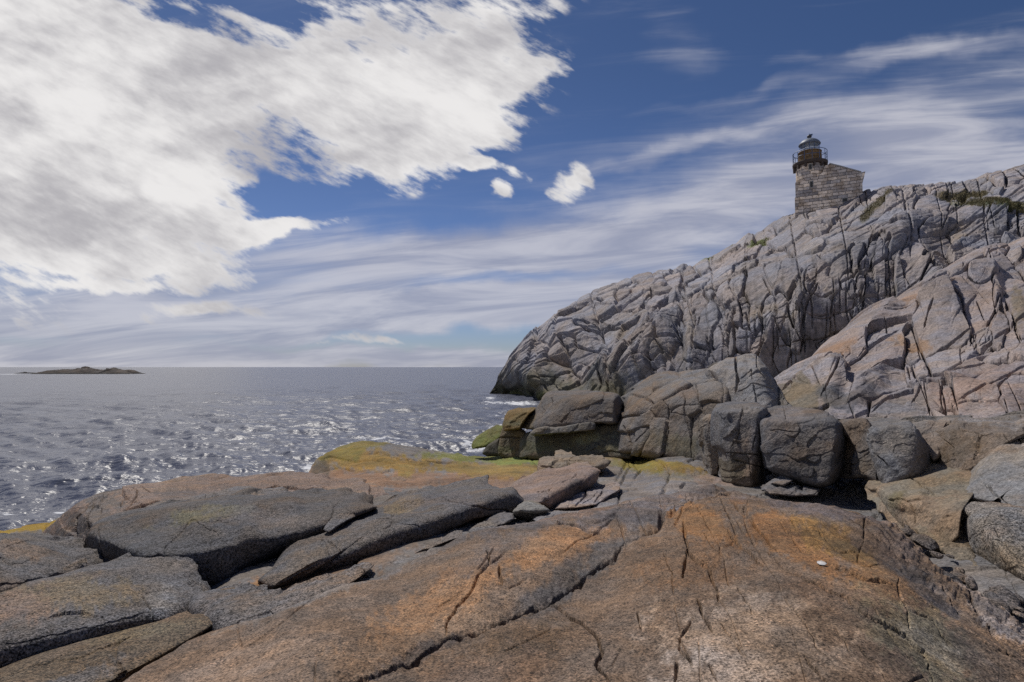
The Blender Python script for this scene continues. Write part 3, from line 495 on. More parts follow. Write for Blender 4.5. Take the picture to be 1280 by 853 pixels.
CR_L += [(l, 1.0, 3.0) for l in [[(400, 590), (420, 586), (445, 587)], [(478, 592), (490, 588)], [(575, 602), (592, 598)], [(395, 581), (412, 577), (440, 576), (500, 580)], [(340, 612), (400, 616), (440, 628), (500, 620)], [(450, 570), (520, 576), (600, 583)], [(480, 605), (560, 607), (640, 600)]]]
RG_L = [([(380, 592), (395, 581), (420, 572), (450, 566), (500, 571)], 4, 14, 5), ([(398, 640), (440, 628), (500, 620)], 5, 20, 5), ([(520, 608), (600, 603), (660, 598)], 3, 10, 4)]
def disp_l(px, py, P):
    Q = np.stack([px, py*2.2, px*0], -1); wx = fbm(Q, 1/30.0, 4, 2)*6; wy = fbm(Q, 1/30.0, 4, 12)*3
    r1, i1, e1 = block_relief(px+wx, py+wy, seedsL, np.random.default_rng(51), 1.6, 0.02, 3.2, 1.0, 2.0, 4.0)
    flat = sstep(560, 480, px)*sstep(300, 380, px)*0+np.where(py < 612, sstep(660, 700, px), 1.0)*0.85+0.15
    h = r1*flat+crack_relief(px, py, CR_L, seed=24, wob=0.7)+ridge_relief(px, py, RG_L)+fbm(P, 1.1, 5, 23)*2.5+fbm(P*np.array([.5, 1.2, 1]), 3.5, 4, 25)*1.1+strata(px, py, 6, 16, 1.2, 71, .06)
    return h, i1
def col_l(px, py, P, i1):
    b = np.random.default_rng(5).uniform(.85, 1.15, len(seedsL)); c = (GREY*0.55+TAN*0.3)[None, None]*b[i1][..., None]
    Q = np.stack([px, py*3, px*0], -1); st_ = fbm(np.stack([px*.12, py*1.6, px*0], -1), 1/6., 4, 7)
    c = paint(c, px, py, P, [(470, 600, 150, 16, 0, (.25, .145, .085), .95), (330, 606, 90, 9, 3, (.19, .13, .10), .8), (600, 602, 110, 10, 0, (.24, .15, .10), .8), (640, 590, 60, 10, 0, OCHRE, .6), (480, 578, 120, 13, -4, OCHRE, .95), (600, 585, 100, 9, 0, (.25, .17, .05), .9), (440, 562, 60, 10, 15, (.20, .155, .03), .9), (640, 574, 70, 6.5, 0, (.20, .23, .06), 1.0), (570, 571, 60, 5, -3, (.19, .19, .045), .9),
        (820, 583, 75, 10, -12, (.21, .16, .03), .95), (870, 590, 40, 8, -10, (.22, .14, .03), .9), (770, 578, 40, 8, 0, (.20, .17, .04), .7), (30, 660, 60, 9, 8, (.30, .19, .02), 1.0), (400, 718, 70, 22, 15, (.22, .13, .07), .9), (330, 728, 40, 10, 15, (.34, .16, .05), .8), (460, 700, 60, 12, 15, (.20, .14, .10), .8), (800, 615, 90, 20, 10, (.21, .19, .185), .7), (720, 595, 50, 12, 20, (.25, .19, .16), .8), (900, 600, 30, 8, 0, (.26, .19, .16), .7), (400, 590, 14, 8, 40, (.08, .065, .045), .8)])
    c = c*(1+0.35*st_[..., None]); wet = sstep(0.55, 0.1, P[..., 2])[..., None]
    return np.clip(c*(1-.5*wet), 0.01, 1)
ledge = sheet('rocky_shore', -260, 1520, LG_TOP, LG_BOT, LGD, 1500, 520, disp_l, col_l, M_MID, back=(10, 6.0, -4.0), warp_v=1.35)

# ------------------------------------------------------------------ the broad brown slab underfoot
SB_TOP = [(40, 915), (60, 905), (143, 853), (181, 828), (215, 812), (235, 796), (279, 779), (336, 765), (380, 746), (430, 723), (469, 713), (502, 697), (551, 678), (591, 660), (640, 652), (697, 638), (758, 629), (786, 620), (823, 611), (860, 603), (890, 597), (905, 599), (920, 605), (964, 614), (1021, 621), (1071, 632), (1122, 652), (1143, 675), (1172, 705), (1208, 729), (1251, 750), (1280, 778), (1330, 825), (1420, 900)]
SBD = depth_fn([zctrl(*p) for p in [(40, 915, 3.15), (143, 853, 3.2), (279, 779, 3.12), (430, 723, 3.12), (551, 678, 3.15), (640, 652, 3.1), (758, 629, 3.05), (860, 603, 3.0), (905, 599, 3.0), (964, 614, 3.05), (1071, 632, 3.1), (1143, 677, 3.15), (1208, 729, 3.2), (1280, 778, 3.25), (1420, 900, 3.25),
    (640, 853, 3.5), (300, 853, 3.42), (400, 790, 3.42), (600, 720, 3.42), (560, 790, 3.40), (730, 719, 3.36), (780, 680, 3.33), (850, 700, 3.52), (820, 800, 3.55), (900, 630, 3.22), (1000, 660, 3.45), (1100, 750, 3.58), (1000, 853, 3.62), (1200, 853, 3.5), (1180, 770, 3.42), (640, 1150, 3.5), (40, 1150, 3.3), (1420, 1150, 3.4), (680, 665, 3.28)]])
CR_S = [([(400, 866), (420, 853), (455, 842), (510, 824), (535, 812), (559, 796), (592, 782), (624, 770), (655, 757), (689, 743), (712, 730), (730, 719), (752, 705), (770, 690), (786, 674), (803, 664), (823, 652), (830, 640), (846, 632), (870, 622), (900, 611)], 4.5, 8.0)]
CR_S += [([(400, 866), (455, 842), (510, 824), (559, 796), (624, 770), (689, 743), (730, 719), (770, 690), (786, 674), (823, 652)], 2.8, 12.0)]
zs = zl(820, 580, 2.783, [[(95, 190), (100, 250), (120, 320), (190, 360), (210, 420), (215, 485)], [(110, 300), (93, 390)], [(250, 235), (300, 290), (375, 355)], [(145, 460), (165, 530), (200, 575)], [(130, 530), (80, 580), (75, 630), (120, 705)], [(475, 370), (560, 420), (640, 460), (700, 500), (770, 540), (870, 590), (930, 640), (965, 755)],
    [(540, 310), (620, 360), (740, 410), (830, 430)], [(265, 130), (310, 170), (340, 210), (420, 290)], [(520, 670), (560, 720), (600, 760)], [(1080, 430), (1120, 520), (1180, 600), (1240, 680)], [(70, 690), (68, 760)], [(180, 690), (220, 760)]])
CR_S += [(l, 2.1, 7.5) for l in zs]
CR_S += [(l, 1.2, 4.0) for l in zl(820, 580, 2.783, [[(738, 150), (728, 200), (722, 260), (705, 310), (712, 350)], [(832, 400), (845, 440), (846, 490), (870, 530), (888, 580)], [(640, 180), (760, 260), (860, 330), (930, 380)], [(620, 320), (720, 350), (800, 350)], [(380, 300), (450, 350), (480, 372)], [(20, 300), (60, 380), (50, 450)], [(280, 400), (330, 520)], [(700, 620), (760, 690), (800, 760)], [(160, 240), (230, 330), (260, 420)], [(440, 460), (520, 550), (560, 640), (620, 680)], [(230, 540), (260, 600), (310, 665)], [(420, 200), (520, 290), (600, 330)], [(560, 230), (640, 290), (700, 300)], [(240, 170), (320, 250)], [(880, 520), (960, 560), (1040, 640)], [(620, 560), (680, 640)], [(990, 420), (1060, 520), (1100, 560)], [(0, 165), (150, 120), (280, 80)]])]
CR_S += [(l, 3.4, 12.0) for l in zl(380, 540, 2.46, [[(760, 500), (830, 560), (890, 610), (915, 660), (895, 710), (940, 760)]])]
CR_S += [(l, 2.3, 8.5) for l in zl(380, 540, 2.46, [[(437, 625), (443, 570), (480, 510), (520, 460), (560, 410), (620, 370)], [(560, 365), (575, 400)], [(600, 400), (610, 460)], [(1165, 280), (1170, 330), (1190, 380), (1240, 410), (1270, 470)], [(1210, 505), (1225, 560), (1260, 600)], [(1185, 575), (1150, 630), (1190, 715)], [(1030, 550), (1035, 600)], [(760, 270), (860, 300), (920, 310)], [(1145, 700), (1145, 760)]])]
seedsS = fill_seeds(rng, 40, 1420, 590, 1150, lambda x, y: (46+max(0, y-640)*.25, 17+max(0, y-640)*.1, 35 if x < 800 else -50+(x < 980)*-25), [])
def disp_s(px, py, P):
    Q = np.stack([px, py, px*0], -1); h = crack_relief(px, py, CR_S, seed=44, wob=1.1)
    d, s, f = polydist(px, py, CR_S[0][0], 60)
    nz = fbm(Q, 1/10., 4, 9); h += -7*np.exp(-(d/14)**1.3)*(0.6+0.6*nz)+np.where(s < 0, -1, 0)*6*np.exp(-(d/26)**2)*f     # the crack lies in a worn trough
    h += np.where(d < 16, 1, 0)*np.exp(-(d/7)**2)*2.5*fbm(Q, 1/7.0, 4, 19)                                                 # broken lips
    for k, (l, W, Dp) in enumerate(CR_S[2:16]):
        dd, ss, ff = polydist(px, py, l, 20); ta = np.clip(np.minimum(ff, 1-ff)*5, 0, 1); h += np.where(ss > 0, -1.8, 0.3)*ta*np.exp(-dd/7)
    h += fbm(P, 0.8, 3, 33)*10+fbm(P*np.array([1.6, .8, 1]), 3.0, 4, 35)*3.0+fbm(P, 14.0, 4, 37)*1.1+fbm(P, 60.0, 3, 39)*0.35
    h += block_relief(px, py, seedsS, np.random.default_rng(3), 0, 0, 4.0, 1.1, 0, 1)[0]*sstep(.0, .35, fbm(Q, 1/60., 2, 66)+.1)
    e = py-curve(SB_TOP, px); h -= 9*(1-np.sqrt(np.clip(1-np.clip(1-e/16, 0, 1)**2, 0, 1)))
    rr = sstep(60, 5, polydist(px, py, [(1122, 655), (1172, 709), (1251, 752), (1330, 825)], 70)[0]); h += rr*(strata(px, py, -38, 9, 5, 72, .2)+fbm(Q, 1/9., 4, 88)*4)
    h += (strata(px, py, -34, 22, 2.6, 73, .08)+strata(px, py, -32, 8, 1.1, 74, .08))*sstep(930, 1060, px)*sstep(830, 760, py-(px-1100)*.4)
    return h, d
def col_s(px, py, P, d):
    c = paint(BROWN*1.0, px, py, P, [(300, 840, 160, 50, 25, (.26, .185, .135), .8), (500, 800, 150, 34, 25, (.25, .165, .105), .8), (560, 740, 120, 26, 30, (.29, .165, .085), .8), (700, 680, 90, 20, 15, (.32, .18, .09), .75), (620, 690, 70, 14, 30, (.12, .105, .10), .75), (690, 735, 70, 20, 35, (.085, .08, .08), .85), (760, 690, 60, 16, 40, (.10, .095, .095), .8),
        (520, 815, 60, 10, 25, (.09, .075, .07), .8), (500, 700, 160, 10, 22, (.15, .14, .14), .85), (380, 750, 90, 9, 22, (.20, .18, .17), .8), (660, 652, 110, 13, 12, (.12, .11, .115), .85), (790, 640, 70, 14, 10, (.13, .12, .125), .85), (830, 620, 90, 14, 15, (.19, .165, .165), .8), (650, 810, 70, 40, 20, (.13, .085, .05), .7), (620, 840, 90, 30, 10, (.20, .13, .09), .6),
        (880, 655, 50, 24, -30, (.27, .14, .055), .85), (860, 700, 70, 30, 0, (.20, .115, .06), .7), (820, 690, 50, 16, 10, (.12, .085, .06), .6), (950, 800, 120, 60, 0, (.34, .26, .20), .85), (900, 850, 80, 40, 0, (.36, .29, .24), .8), (1000, 680, 90, 26, -28, (.26, .13, .05), .8), (1050, 680, 70, 16, -25, (.27, .16, .05), .7), (1040, 640, 110, 12, -10, (.14, .12, .125), .85), (960, 612, 60, 7, -8, (.20, .165, .15), .8),
        (1120, 690, 50, 22, -40, (.13, .10, .09), .8), (1160, 740, 60, 20, -38, (.10, .09, .09), .85), (1100, 730, 60, 18, -30, (.24, .14, .07), .7), (1150, 800, 80, 34, -35, (.19, .165, .11), .75), (1180, 815, 60, 10, -30, (.30, .27, .22), .7), (1230, 830, 60, 20, -40, (.10, .085, .075), .6), (1240, 760, 60, 22, -42, (.22, .20, .20), .8), (1020, 740, 60, 16, -30, (.17, .105, .065), .6), (720, 640, 50, 8, 5, (.24, .15, .10), .6)])
    Q = np.stack([px, py, px*0], -1); st1 = fbm(np.stack([(px+py)*.15, (py-px*.55)*1.2, px*0], -1), 1/7., 5, 7)*sstep(900, 1050, px); c = c*(1+.45*st1[..., None]); sp2 = fbm(P, 26., 3, 3); c = c*np.array([.95, .92, .88])*(1+.55*fbm(P, 1.3, 5, 91)+.35*fbm(P, 6.0, 4, 92))[..., None]; c = c*.92+c.mean((0, 1))*.08; return np.clip(c*(1+.18*sp2[..., None]), .01, 1)
slab = sheet('granite_slab_ground', 40, 1420, SB_TOP, [(0, 1150), (1500, 1150)], SBD, 1500, 560, disp_s, col_s, M_SLAB, back=(10, 0.7, -0.9), warp_v=1.2)

# ------------------------------------------------------------------ rocks standing on it, each a thing
def plane_w(p):
    A = np.array([[a[0], a[1], 1] for a in p], float); return np.linalg.solve(A, np.array([1/a[2] for a in p]))
def spline_loop(pts, n, sm=0.6):
    pts = np.array(pts, float); m = len(pts); L = np.hypot(*(np.roll(pts, -1, 0)-pts).T); out = []
    for k in range(m):
        a, b, c, d = pts[k-1], pts[k], pts[(k+1) % m], pts[(k+2) % m]; c_ = max(3, int(round(n*L[k]/L.sum()))); t = np.arange(c_)[:, None]/c_
        cr = 0.5*((2*b)+(-a+c)*t+(2*a-5*b+4*c-d)*t*t+(-a+3*b-3*c+d)*t**3); ln = b+(c-b)*t; out.append(cr*sm+ln*(1-sm))
    return np.concatenate(out)
COUNT = [0]
def rock(name, label, outline, planes, T=0.5, p=5.0, base=GREY, mat=None, cat='rock', seeds=None, cracks=(), ridges=(), patches=(), group=None, rough=1.0, fr=1.0, bl=(2.0, .06, 4.0, 1.2, 2.0, 5.0), back=1.0, res=1.0, drop=0.0):
    if mat is None and name == 'rock_block': p = max(p, 12); T *= .6
    COUNT[0] += 1; base = np.array(base)*(0.54 if mat in (M_NEAR,) and base[0] < .48 else 1.05)*np.array([1.04, 1, .97]); sd = COUNT[0]*13+5; mat = mat or M_MID
    ol = np.array(outline, float); per = np.hypot(*(np.roll(ol, -1, 0)-ol).T).sum(); n = int(np.clip(per*1.3*res, 40, 1100)); B = spline_loop(ol, n, 0.25 if mat is M_MID else 0.6); n = len(B); c = (B.min(0)+B.max(0))/2*0.5+B.mean(0)*0.5
    rad = np.hypot(*(B-c).T).max(); nr = int(np.clip(rad*1.25*res, 12, 260)); s = 1-(1-np.linspace(0.004, 1, nr))**1.25
    px = c[0]+(B[:, 0]-c[0])[:, None]*s[None]; py = c[1]+(B[:, 1]-c[1])[:, None]*s[None]
    w_ = None; kk = 90*float(np.median([1/max(1e-3, 1/a[2]) for pl in planes for a in pl]))
    for pl in planes:
        k = plane_w(pl); v = k[0]*px+k[1]*py+k[2]; w_ = v if w_ is None else -np.log(np.exp(-w_*kk)+np.exp(-v*kk))/kk
    D = 1/np.maximum(w_, 1/400.); Dm = np.median(D); roll = (1-np.clip(1-s**p, 0, 1)**0.5)[None]
    D = D+T*roll;  P = at(px, py, D); N = normals(P, True); mpp = D/F
    Q = np.stack([px, py, px*0+sd], -1)
    h = fbm(P+sd, 3.5*F/(Dm*rad)*.35, 3, sd+9)*(min(rad*.09, 9) if Dm < 10 else min(rad*.06, 4))+fbm(P+sd, 1.2/Dm*8*fr, 5, sd)*2.6*rough+fbm(P+sd, 45/Dm*fr, 5, sd+3, .65)*1.3*rough+ridge_relief(px, py, ridges)
    ex = None
    if seeds is not None:
        wx = fbm(Q, 1/18., 3, 2)*3; r1, i1, e1 = block_relief(px+wx, py-wx, seeds, np.random.default_rng(sd), *bl); h += r1; ex = i1
    elif rad > 16:
        rs_ = np.random.default_rng(sd+1); z_ = max(5.0, rad*0.22); k_ = int(np.clip((B.max(0)-B.min(0)).prod()/(z_*z_*1.4), 6, 160)); lo_ = B.min(0); hi_ = B.max(0)
        sds = [(rs_.uniform(lo_[0], hi_[0]), rs_.uniform(lo_[1], hi_[1]), z_*rs_.uniform(.8, 2), z_*rs_.uniform(.35, .8), 15+rs_.normal(0, 25)) for _ in range(k_)]
        wx = fbm(Q, 1/14., 4, 2)*5; gz = 0.35 if Dm < 8 else 1.0; r1, i1, e1 = block_relief(px+wx, py-wx, sds, rs_, 1.0*gz, .09*gz, 0.15*gz, 0.8, .25, 2.0); h += r1*(0.6+0.5*fbm(Q, 1/40., 2, 4))
    if cracks: h += crack_relief(px, py, cracks, 1.3, 4.0, sd, 0.8)
    h = h*(1-(0.85 if Dm < 8 else 0.5)*s[None]**(8 if Dm < 8 else 12)); P = P+N*(h*mpp)[..., None]
    if drop:
        wt = np.clip((B[:, 1]-c[1])/(B[:, 1].max()-c[1])*1.1+0.45, 0, 1)[:, None]; P[..., 2] -= drop*wt*(1-np.sqrt(np.clip(1-s[None]**3.2, 0, 1)))*(1+.5*fbm(P+sd, 1.5, 3, sd+6))
    col = np.broadcast_to(np.array(base), P.shape).copy(); col = col*(1+.16*fbm(P+sd, 20/Dm, 4, sd+7)[..., None])
    if ex is not None: col = col*np.random.default_rng(sd).uniform(.82, 1.15, len(seeds))[ex][..., None]
    bm = sstep(.0, .45, fbm(P+sd+50, 9/Dm, 5, sd+8))[..., None]; col = col*(1-.7*bm)+(np.array([.20, .14, .095])*base[0]/.17)*.7*bm
    col = paint(col, px, py, P, [(a, b, c, d, e, np.array(f)*(.72 if mat is M_NEAR else .9), g) for a, b, c, d, e, f, g in patches], sd)
    # the far side, closing the stone
    edge = P[:, -1]; cen = edge.mean(0); rows = []; nb = 14; Tb = max(T, rad*2*Dm/F*0.5)*back
    for k in range(1, nb+1):
        t = k/nb; a = t*math.pi/2; sc_ = math.cos(a)**0.7; q = cen+(edge-cen)*max(sc_, 0.02); q = q+np.array([0, 1, -0.1])*Tb*math.sin(a)+rays(c[0], c[1])*0; q = q+fbm(q*1.0+sd, 3.0/Tb, 3, sd)[:, None]*0.12*Tb*min(1, t*4)*np.array([1, 1, 1.]); rows.append(q)
    P = np.concatenate([P, np.stack(rows, 1)], 1); col = np.concatenate([col, np.repeat(col[:, -1:], nb, 1)], 1)
    mid = P.reshape(-1, 3).mean(0); loc = (mid[0], mid[1], P[..., 2].min())
    o = grid_mesh(name, P, mat, col, closed_u=True, loc=loc); tag(o, label, cat, group); return o
def Zd(x, y, z): return (x, y, float(d_at_z(x, y, z)))
G1 = 'loose and jointed rocks of the shore'
DG = np.array([.135, .13, .133]); MG = np.array([.20, .19, .19])
# --- left foreground
rock('rock', 'big dark speckled boulder with a shadowed overhanging front, between the slab and the sea', [(97, 692), (116, 655), (150, 641), (190, 634), (240, 628), (300, 622), (345, 619), (400, 621), (440, 626), (470, 634), (440, 648), (400, 668), (350, 684), (310, 704), (285, 735), (230, 752), (195, 735), (178, 712), (120, 712)],
    [[Zd(114, 654, 2.85), Zd(300, 622, 2.95), Zd(230, 699, 2.85)], [(191, 694, 6.6), (403, 661, 7.5), (240, 750, 6.72)], [(114, 656, 7.5), (191, 694, 6.5), (112, 704, 7.7)]], T=.35, p=6, drop=.12, base=DG*1.15, mat=M_NEAR, cracks=[([(120, 655), (128, 690), (122, 705)], 1.2, 4), ([(185, 697), (225, 699), (252, 706)], 1.8, 6), ([(120, 690), (150, 702), (190, 712)], 1, 3)],
    ridges=[([(225, 668), (300, 660), (316, 684)], 9, 18, 7), ([(140, 652), (200, 640), (290, 634), (310, 650)], 6, 12, 7), ([(310, 650), (330, 628), (380, 624)], 7, 8, 14)], patches=[(260, 648, 60, 10, 5, (.20, .17, .09), .8), (330, 650, 60, 14, 0, (.19, .17, .165), .6), (160, 690, 40, 16, -25, (.09, .088, .09), .6), (230, 735, 60, 20, 0, (.07, .065, .062), .8)], cat='boulder')  # dark patches on the left and lower front faces paint in their shade
rock('rock', 'grey rock with a brown crown cut off by the left edge of the picture', [(-150, 715), (-60, 672), (0, 667), (30, 667), (60, 678), (85, 694), (108, 710), (70, 728), (20, 742), (-150, 780)], [[Zd(0, 668, 2.95), Zd(100, 706, 2.8), Zd(0, 730, 2.97)]], T=.45, p=3.2, drop=.38, base=MG*.95, mat=M_NEAR, patches=[(20, 690, 50, 12, -5, (.22, .16, .12), .8)], cracks=[([(-20, 732), (40, 722), (90, 712)], 1.3, 4), ([(0, 686), (40, 676), (80, 690)], .9, 2)])
rock('rock', 'broad flat grey and ochre rock with a square corner block, left foreground', [(-170, 800), (-60, 742), (0, 731), (70, 720), (120, 705), (180, 701), (205, 715), (225, 740), (243, 765), (195, 782), (130, 802), (60, 822), (0, 842), (-170, 900)], [[Zd(180, 704, 2.92), Zd(0, 735, 2.95), Zd(60, 785, 2.98)], [(0, 806, 4.25), (190, 768, 4.85), (0, 850, 4.12)]], T=.30, p=3.6, drop=.38, base=MG*1.0, mat=M_NEAR,
    patches=[(80, 745, 90, 22, 5, (.23, .175, .11), .85), (20, 760, 60, 20, 5, (.27, .19, .15), .7), (60, 795, 90, 10, 12, (.15, .14, .14), .8), (205, 750, 22, 22, 0, (.26, .255, .26), .7)], cracks=[([(178, 742), (190, 760), (194, 780)], 2.0, 6), ([(180, 742), (200, 735), (228, 738)], .9, 2.5), ([(0, 806), (60, 795), (140, 775), (190, 765)], 1.2, 4)])
rock('rock', 'low brown rock sloping down in the lower left corner of the picture', [(-170, 930), (0, 836), (100, 800), (200, 777), (262, 766), (278, 774), (240, 800), (185, 830), (143, 858), (90, 900), (-170, 1060)], [[Zd(0, 838, 2.95), Zd(262, 768, 2.95), Zd(90, 880, 3.05)]], T=.22, p=4, drop=.25, base=(.21, .155, .10), mat=M_NEAR, patches=[(100, 850, 70, 12, 25, (.16, .15, .15), .8), (180, 790, 70, 10, 10, (.20, .16, .10), .7)], cracks=[([(0, 850), (90, 818), (200, 788)], .9, 2)])
rock('rock', 'long rounded brown-grey whaleback rock at the water with curved cracks', [(45, 690), (52, 668), (72, 650), (95, 630), (125, 617), (160, 610), (230, 602), (300, 597), (385, 595), (470, 603), (520, 614), (490, 628), (430, 634), (340, 642), (250, 655), (170, 680), (100, 706), (60, 700)], [[(300, 600, 13.6), (150, 612, 12.6), (200, 680, 8.2)], [(70, 655, 11.6), (110, 690, 9.0), (50, 680, 12)]], T=2.0, p=3.2, base=(.36, .265, .215), mat=M_NEAR,
    cracks=[(l, 1.3, 5) for l in zl(0, 580, 2.977, [[(290, 300), (268, 250), (280, 200), (330, 150), (420, 100)], [(310, 290), (320, 190), (370, 120)], [(450, 190), (500, 140), (510, 110), (480, 90)], [(445, 165), (452, 130)], [(520, 85), (560, 110)]])]+[([(150, 640), (200, 630), (240, 626), (300, 615), (345, 611), (400, 615), (460, 621)], 2.8, 9)], patches=[(110, 650, 50, 26, 40, (.15, .135, .125), .8), (340, 604, 110, 8, 0, (.23, .155, .115), .8), (250, 620, 60, 12, 0, (.13, .12, .12), .5)], cat='boulder')
rock('rock', 'narrow grey ridge of rock lying behind the big dark boulder', [(165, 652), (182, 634), (200, 627), (240, 622), (290, 612), (325, 613), (350, 620), (330, 634), (260, 642), (200, 652)], [[Zd(200, 628, 2.75), Zd(340, 618, 2.8), Zd(260, 640, 2.8)]], T=.45, p=4, base=MG*1.25, mat=M_NEAR, cracks=[([(185, 640), (240, 636), (290, 622), (330, 622)], 1.6, 6)])
rock('rock', 'long grey rock with a dark undercut lip, left of the broad slab', [(322, 712), (345, 690), (365, 672), (400, 655), (450, 640), (490, 625), (540, 613), (600, 609), (640, 616), (658, 634), (612, 642), (568, 657), (540, 672), (500, 690), (440, 698), (400, 700), (370, 712), (340, 722)], [[Zd(600, 615, 2.92), Zd(430, 688, 2.98), Zd(345, 700, 2.88)], [(432, 688, 6.3), (545, 662, 7.5), (480, 700, 6.75)]], T=.25, p=5, drop=.14, base=MG*.92, mat=M_NEAR,
    patches=[(510, 632, 26, 9, 20, (.26, .18, .09), .8), (380, 700, 50, 14, 20, (.19, .15, .115), .6), (560, 628, 50, 14, 0, (.16, .145, .15), .5)], cracks=[([(550, 622), (575, 634), (610, 638), (650, 636)], 1.3, 4.5), ([(400, 676), (425, 690)], 1, 3), ([(440, 650), (480, 660), (530, 662)], .8, 2)], ridges=[([(425, 688), (470, 672), (540, 664)], 3, 10, 4)])
rock('rock', 'small dark wedge of rock at the foot of the big dark boulder', [(234, 756), (240, 746), (265, 738), (300, 736), (332, 743), (310, 755), (270, 772), (244, 770)], [[Zd(240, 750, 2.92), Zd(300, 737, 2.9), Zd(270, 765, 2.95)]], T=.15, p=4, drop=.12, base=DG*1.5, mat=M_NEAR)
rock('rock', 'small speckled grey rock with a hairline crack beside the brown slab edge', [(248, 764), (275, 748), (300, 742), (335, 745), (362, 757), (345, 776), (285, 787), (262, 778)], [[Zd(260, 765, 2.96), Zd(300, 744, 2.95), Zd(340, 770, 3.05)]], T=.15, p=4, drop=.12, base=MG*1.1, mat=M_NEAR, cracks=[([(285, 780), (320, 768), (350, 756)], 1, 3)])
rock('rock', 'flat pale grey flake lying along the upper edge of the brown slab', [(335, 760), (345, 745), (400, 730), (440, 714), (465, 710), (430, 735), (380, 757), (350, 772)], [[Zd(345, 752, 3.02), Zd(440, 718, 3.05), Zd(385, 752, 3.1)]], T=.12, p=5, base=(.26, .235, .225), mat=M_NEAR, cracks=[([(350, 762), (375, 752), (395, 745)], 1.4, 4)])
q = lambda l: zl(560, 540, 3.765, [l])[0]
rock('rock', 'brown wedge-shaped rock with a dark broken face, in the middle of the ledge', q([(250, 300), (280, 262), (350, 225), (430, 188), (520, 172), (600, 148), (665, 150), (718, 183), (705, 225), (645, 285), (560, 335), (480, 368), (430, 350), (350, 335), (290, 310)]), [[Zd(634, 612, 2.7), Zd(735, 580, 2.85), Zd(680, 625, 2.9)], [(682, 626, 9.2), (725, 601, 10.5), (720, 632, 10.2)]], T=.5, p=9, base=(.23, .175, .15), mat=M_MID, cracks=[(q([(540, 245), (580, 220), (615, 190)]), 1.2, 4)], patches=[(672, 622, 26, 8, 20, (.17, .15, .15), .7), (715, 615, 30, 12, 40, (.09, .08, .08), .7)], ridges=[(q([(450, 330), (520, 280), (620, 240), (710, 190)]), 4, 10, 5)])
rock('rock', 'small angular grey-green stone at the near end of the brown wedge rock', q([(305, 375), (330, 345), (370, 325), (440, 343), (478, 368), (440, 400), (400, 418), (320, 405)]), [[(650, 630, 8.6), (680, 634, 8.4), (668, 640, 8.1)], [(648, 640, 8.2), (680, 641, 8.3), (665, 652, 8.6)]], T=.25, p=6, base=(.19, .18, .16), mat=M_MID)
rock('rock', 'dark lump of rock wedged between the undercut rock and the slab', q([(160, 425), (200, 400), (250, 376), (308, 383), (312, 410), (250, 446), (180, 452)]), [[(610, 648, 8.3), (640, 642, 8.4), (628, 658, 7.7)]], T=.3, p=5, base=DG, mat=M_MID)
rock('rock', 'flat grey stone ending in a point on the upper lip of the slab', q([(400, 414), (430, 388), (500, 375), (560, 372), (560, 392), (500, 415), (430, 432)]), [[(670, 648, 8.1), (700, 640, 8.4), (690, 655, 7.7)]], T=.2, p=5, base=MG, mat=M_MID)
rock('rock', 'pale ribbed rock with vertical folds, right of the brown wedge rock', q([(500, 365), (540, 320), (600, 268), (660, 262), (740, 268), (812, 246), (815, 275), (760, 305), (700, 345), (600, 362)]), [[(705, 625, 9.8), (770, 608, 11), (740, 634, 9.0)]], T=.4, p=5, base=(.25, .225, .225), mat=M_MID, cracks=[(q([(600, 350), (650, 290), (640, 265)]), 1.4, 5), (q([(690, 335), (730, 275)]), 1.2, 4), (q([(630, 340), (700, 290)]), 1.0, 3)])
rock('rock', 'angular split grey-brown block at the back of the ledge below the cliff rocks', q([(420, 195), (428, 128), (470, 118), (503, 120), (505, 92), (542, 86), (600, 114), (740, 124), (760, 142), (735, 172), (640, 160), (560, 178), (470, 200)]), [[(672, 575, 15.5), (760, 576, 14.2), (700, 592, 14.6)], [(672, 568, 17), (760, 570, 16), (700, 580, 14.6)]], T=.5, p=8, base=(.21, .175, .135), mat=M_MID, cracks=[(q([(500, 120), (560, 140), (575, 175)]), 1.6, 5), (q([(430, 160), (500, 165)]), 1.3, 4), (q([(560, 135), (700, 150)]), 1.2, 4)])
rock('rock', 'pale ribbed stone jammed in the upper end of the long slab crack', q([(998, 440), (1010, 395), (1035, 352), (1080, 338), (1120, 325), (1142, 365), (1120, 410), (1070, 430), (1015, 445)]), [[(830, 645, 7.1), (862, 630, 7.6), (850, 655, 6.9)]], T=.2, p=4, base=(.27, .245, .25), mat=M_NEAR, cracks=[(q([(1040, 400), (1070, 345)]), 1, 3), (q([(1080, 400), (1110, 350)]), 1, 3)])
q = lambda l: zl(380, 540, 2.46, [l])[0]
rock('rock', 'pale flat rock tongue in front of the undercut lip', q([(225, 412), (245, 388), (300, 358), (340, 330), (400, 310), (470, 308), (485, 320), (430, 342), (350, 375), (290, 398), (240, 420)]), [[(478, 702, 6.5), (560, 668, 7.4), (500, 700, 6.2)]], T=.2, p=5, base=(.25, .22, .20), mat=M_NEAR, cracks=[(q([(270, 395), (340, 355), (420, 325)]), 1.0, 3)])
rock('rock', 'small pale stone lodged above the slab edge next to the flat rock tongue', q([(505, 306), (535, 283), (570, 276), (596, 288), (580, 304), (530, 318)]), [[(588, 662, 7.4), (620, 657, 7.5), (600, 668, 7.1)]], T=.15, p=4, base=(.27, .25, .235), mat=M_NEAR)
rock('rock', 'small grey finger of rock between the big dark boulder and the long undercut rock', [(404, 662), (412, 650), (425, 642), (440, 640), (444, 646), (430, 654), (412, 666)], [[(405, 660, 7.3), (440, 642, 8.0), (420, 664, 7.2)]], T=.2, p=4, base=MG*1.1, mat=M_NEAR)
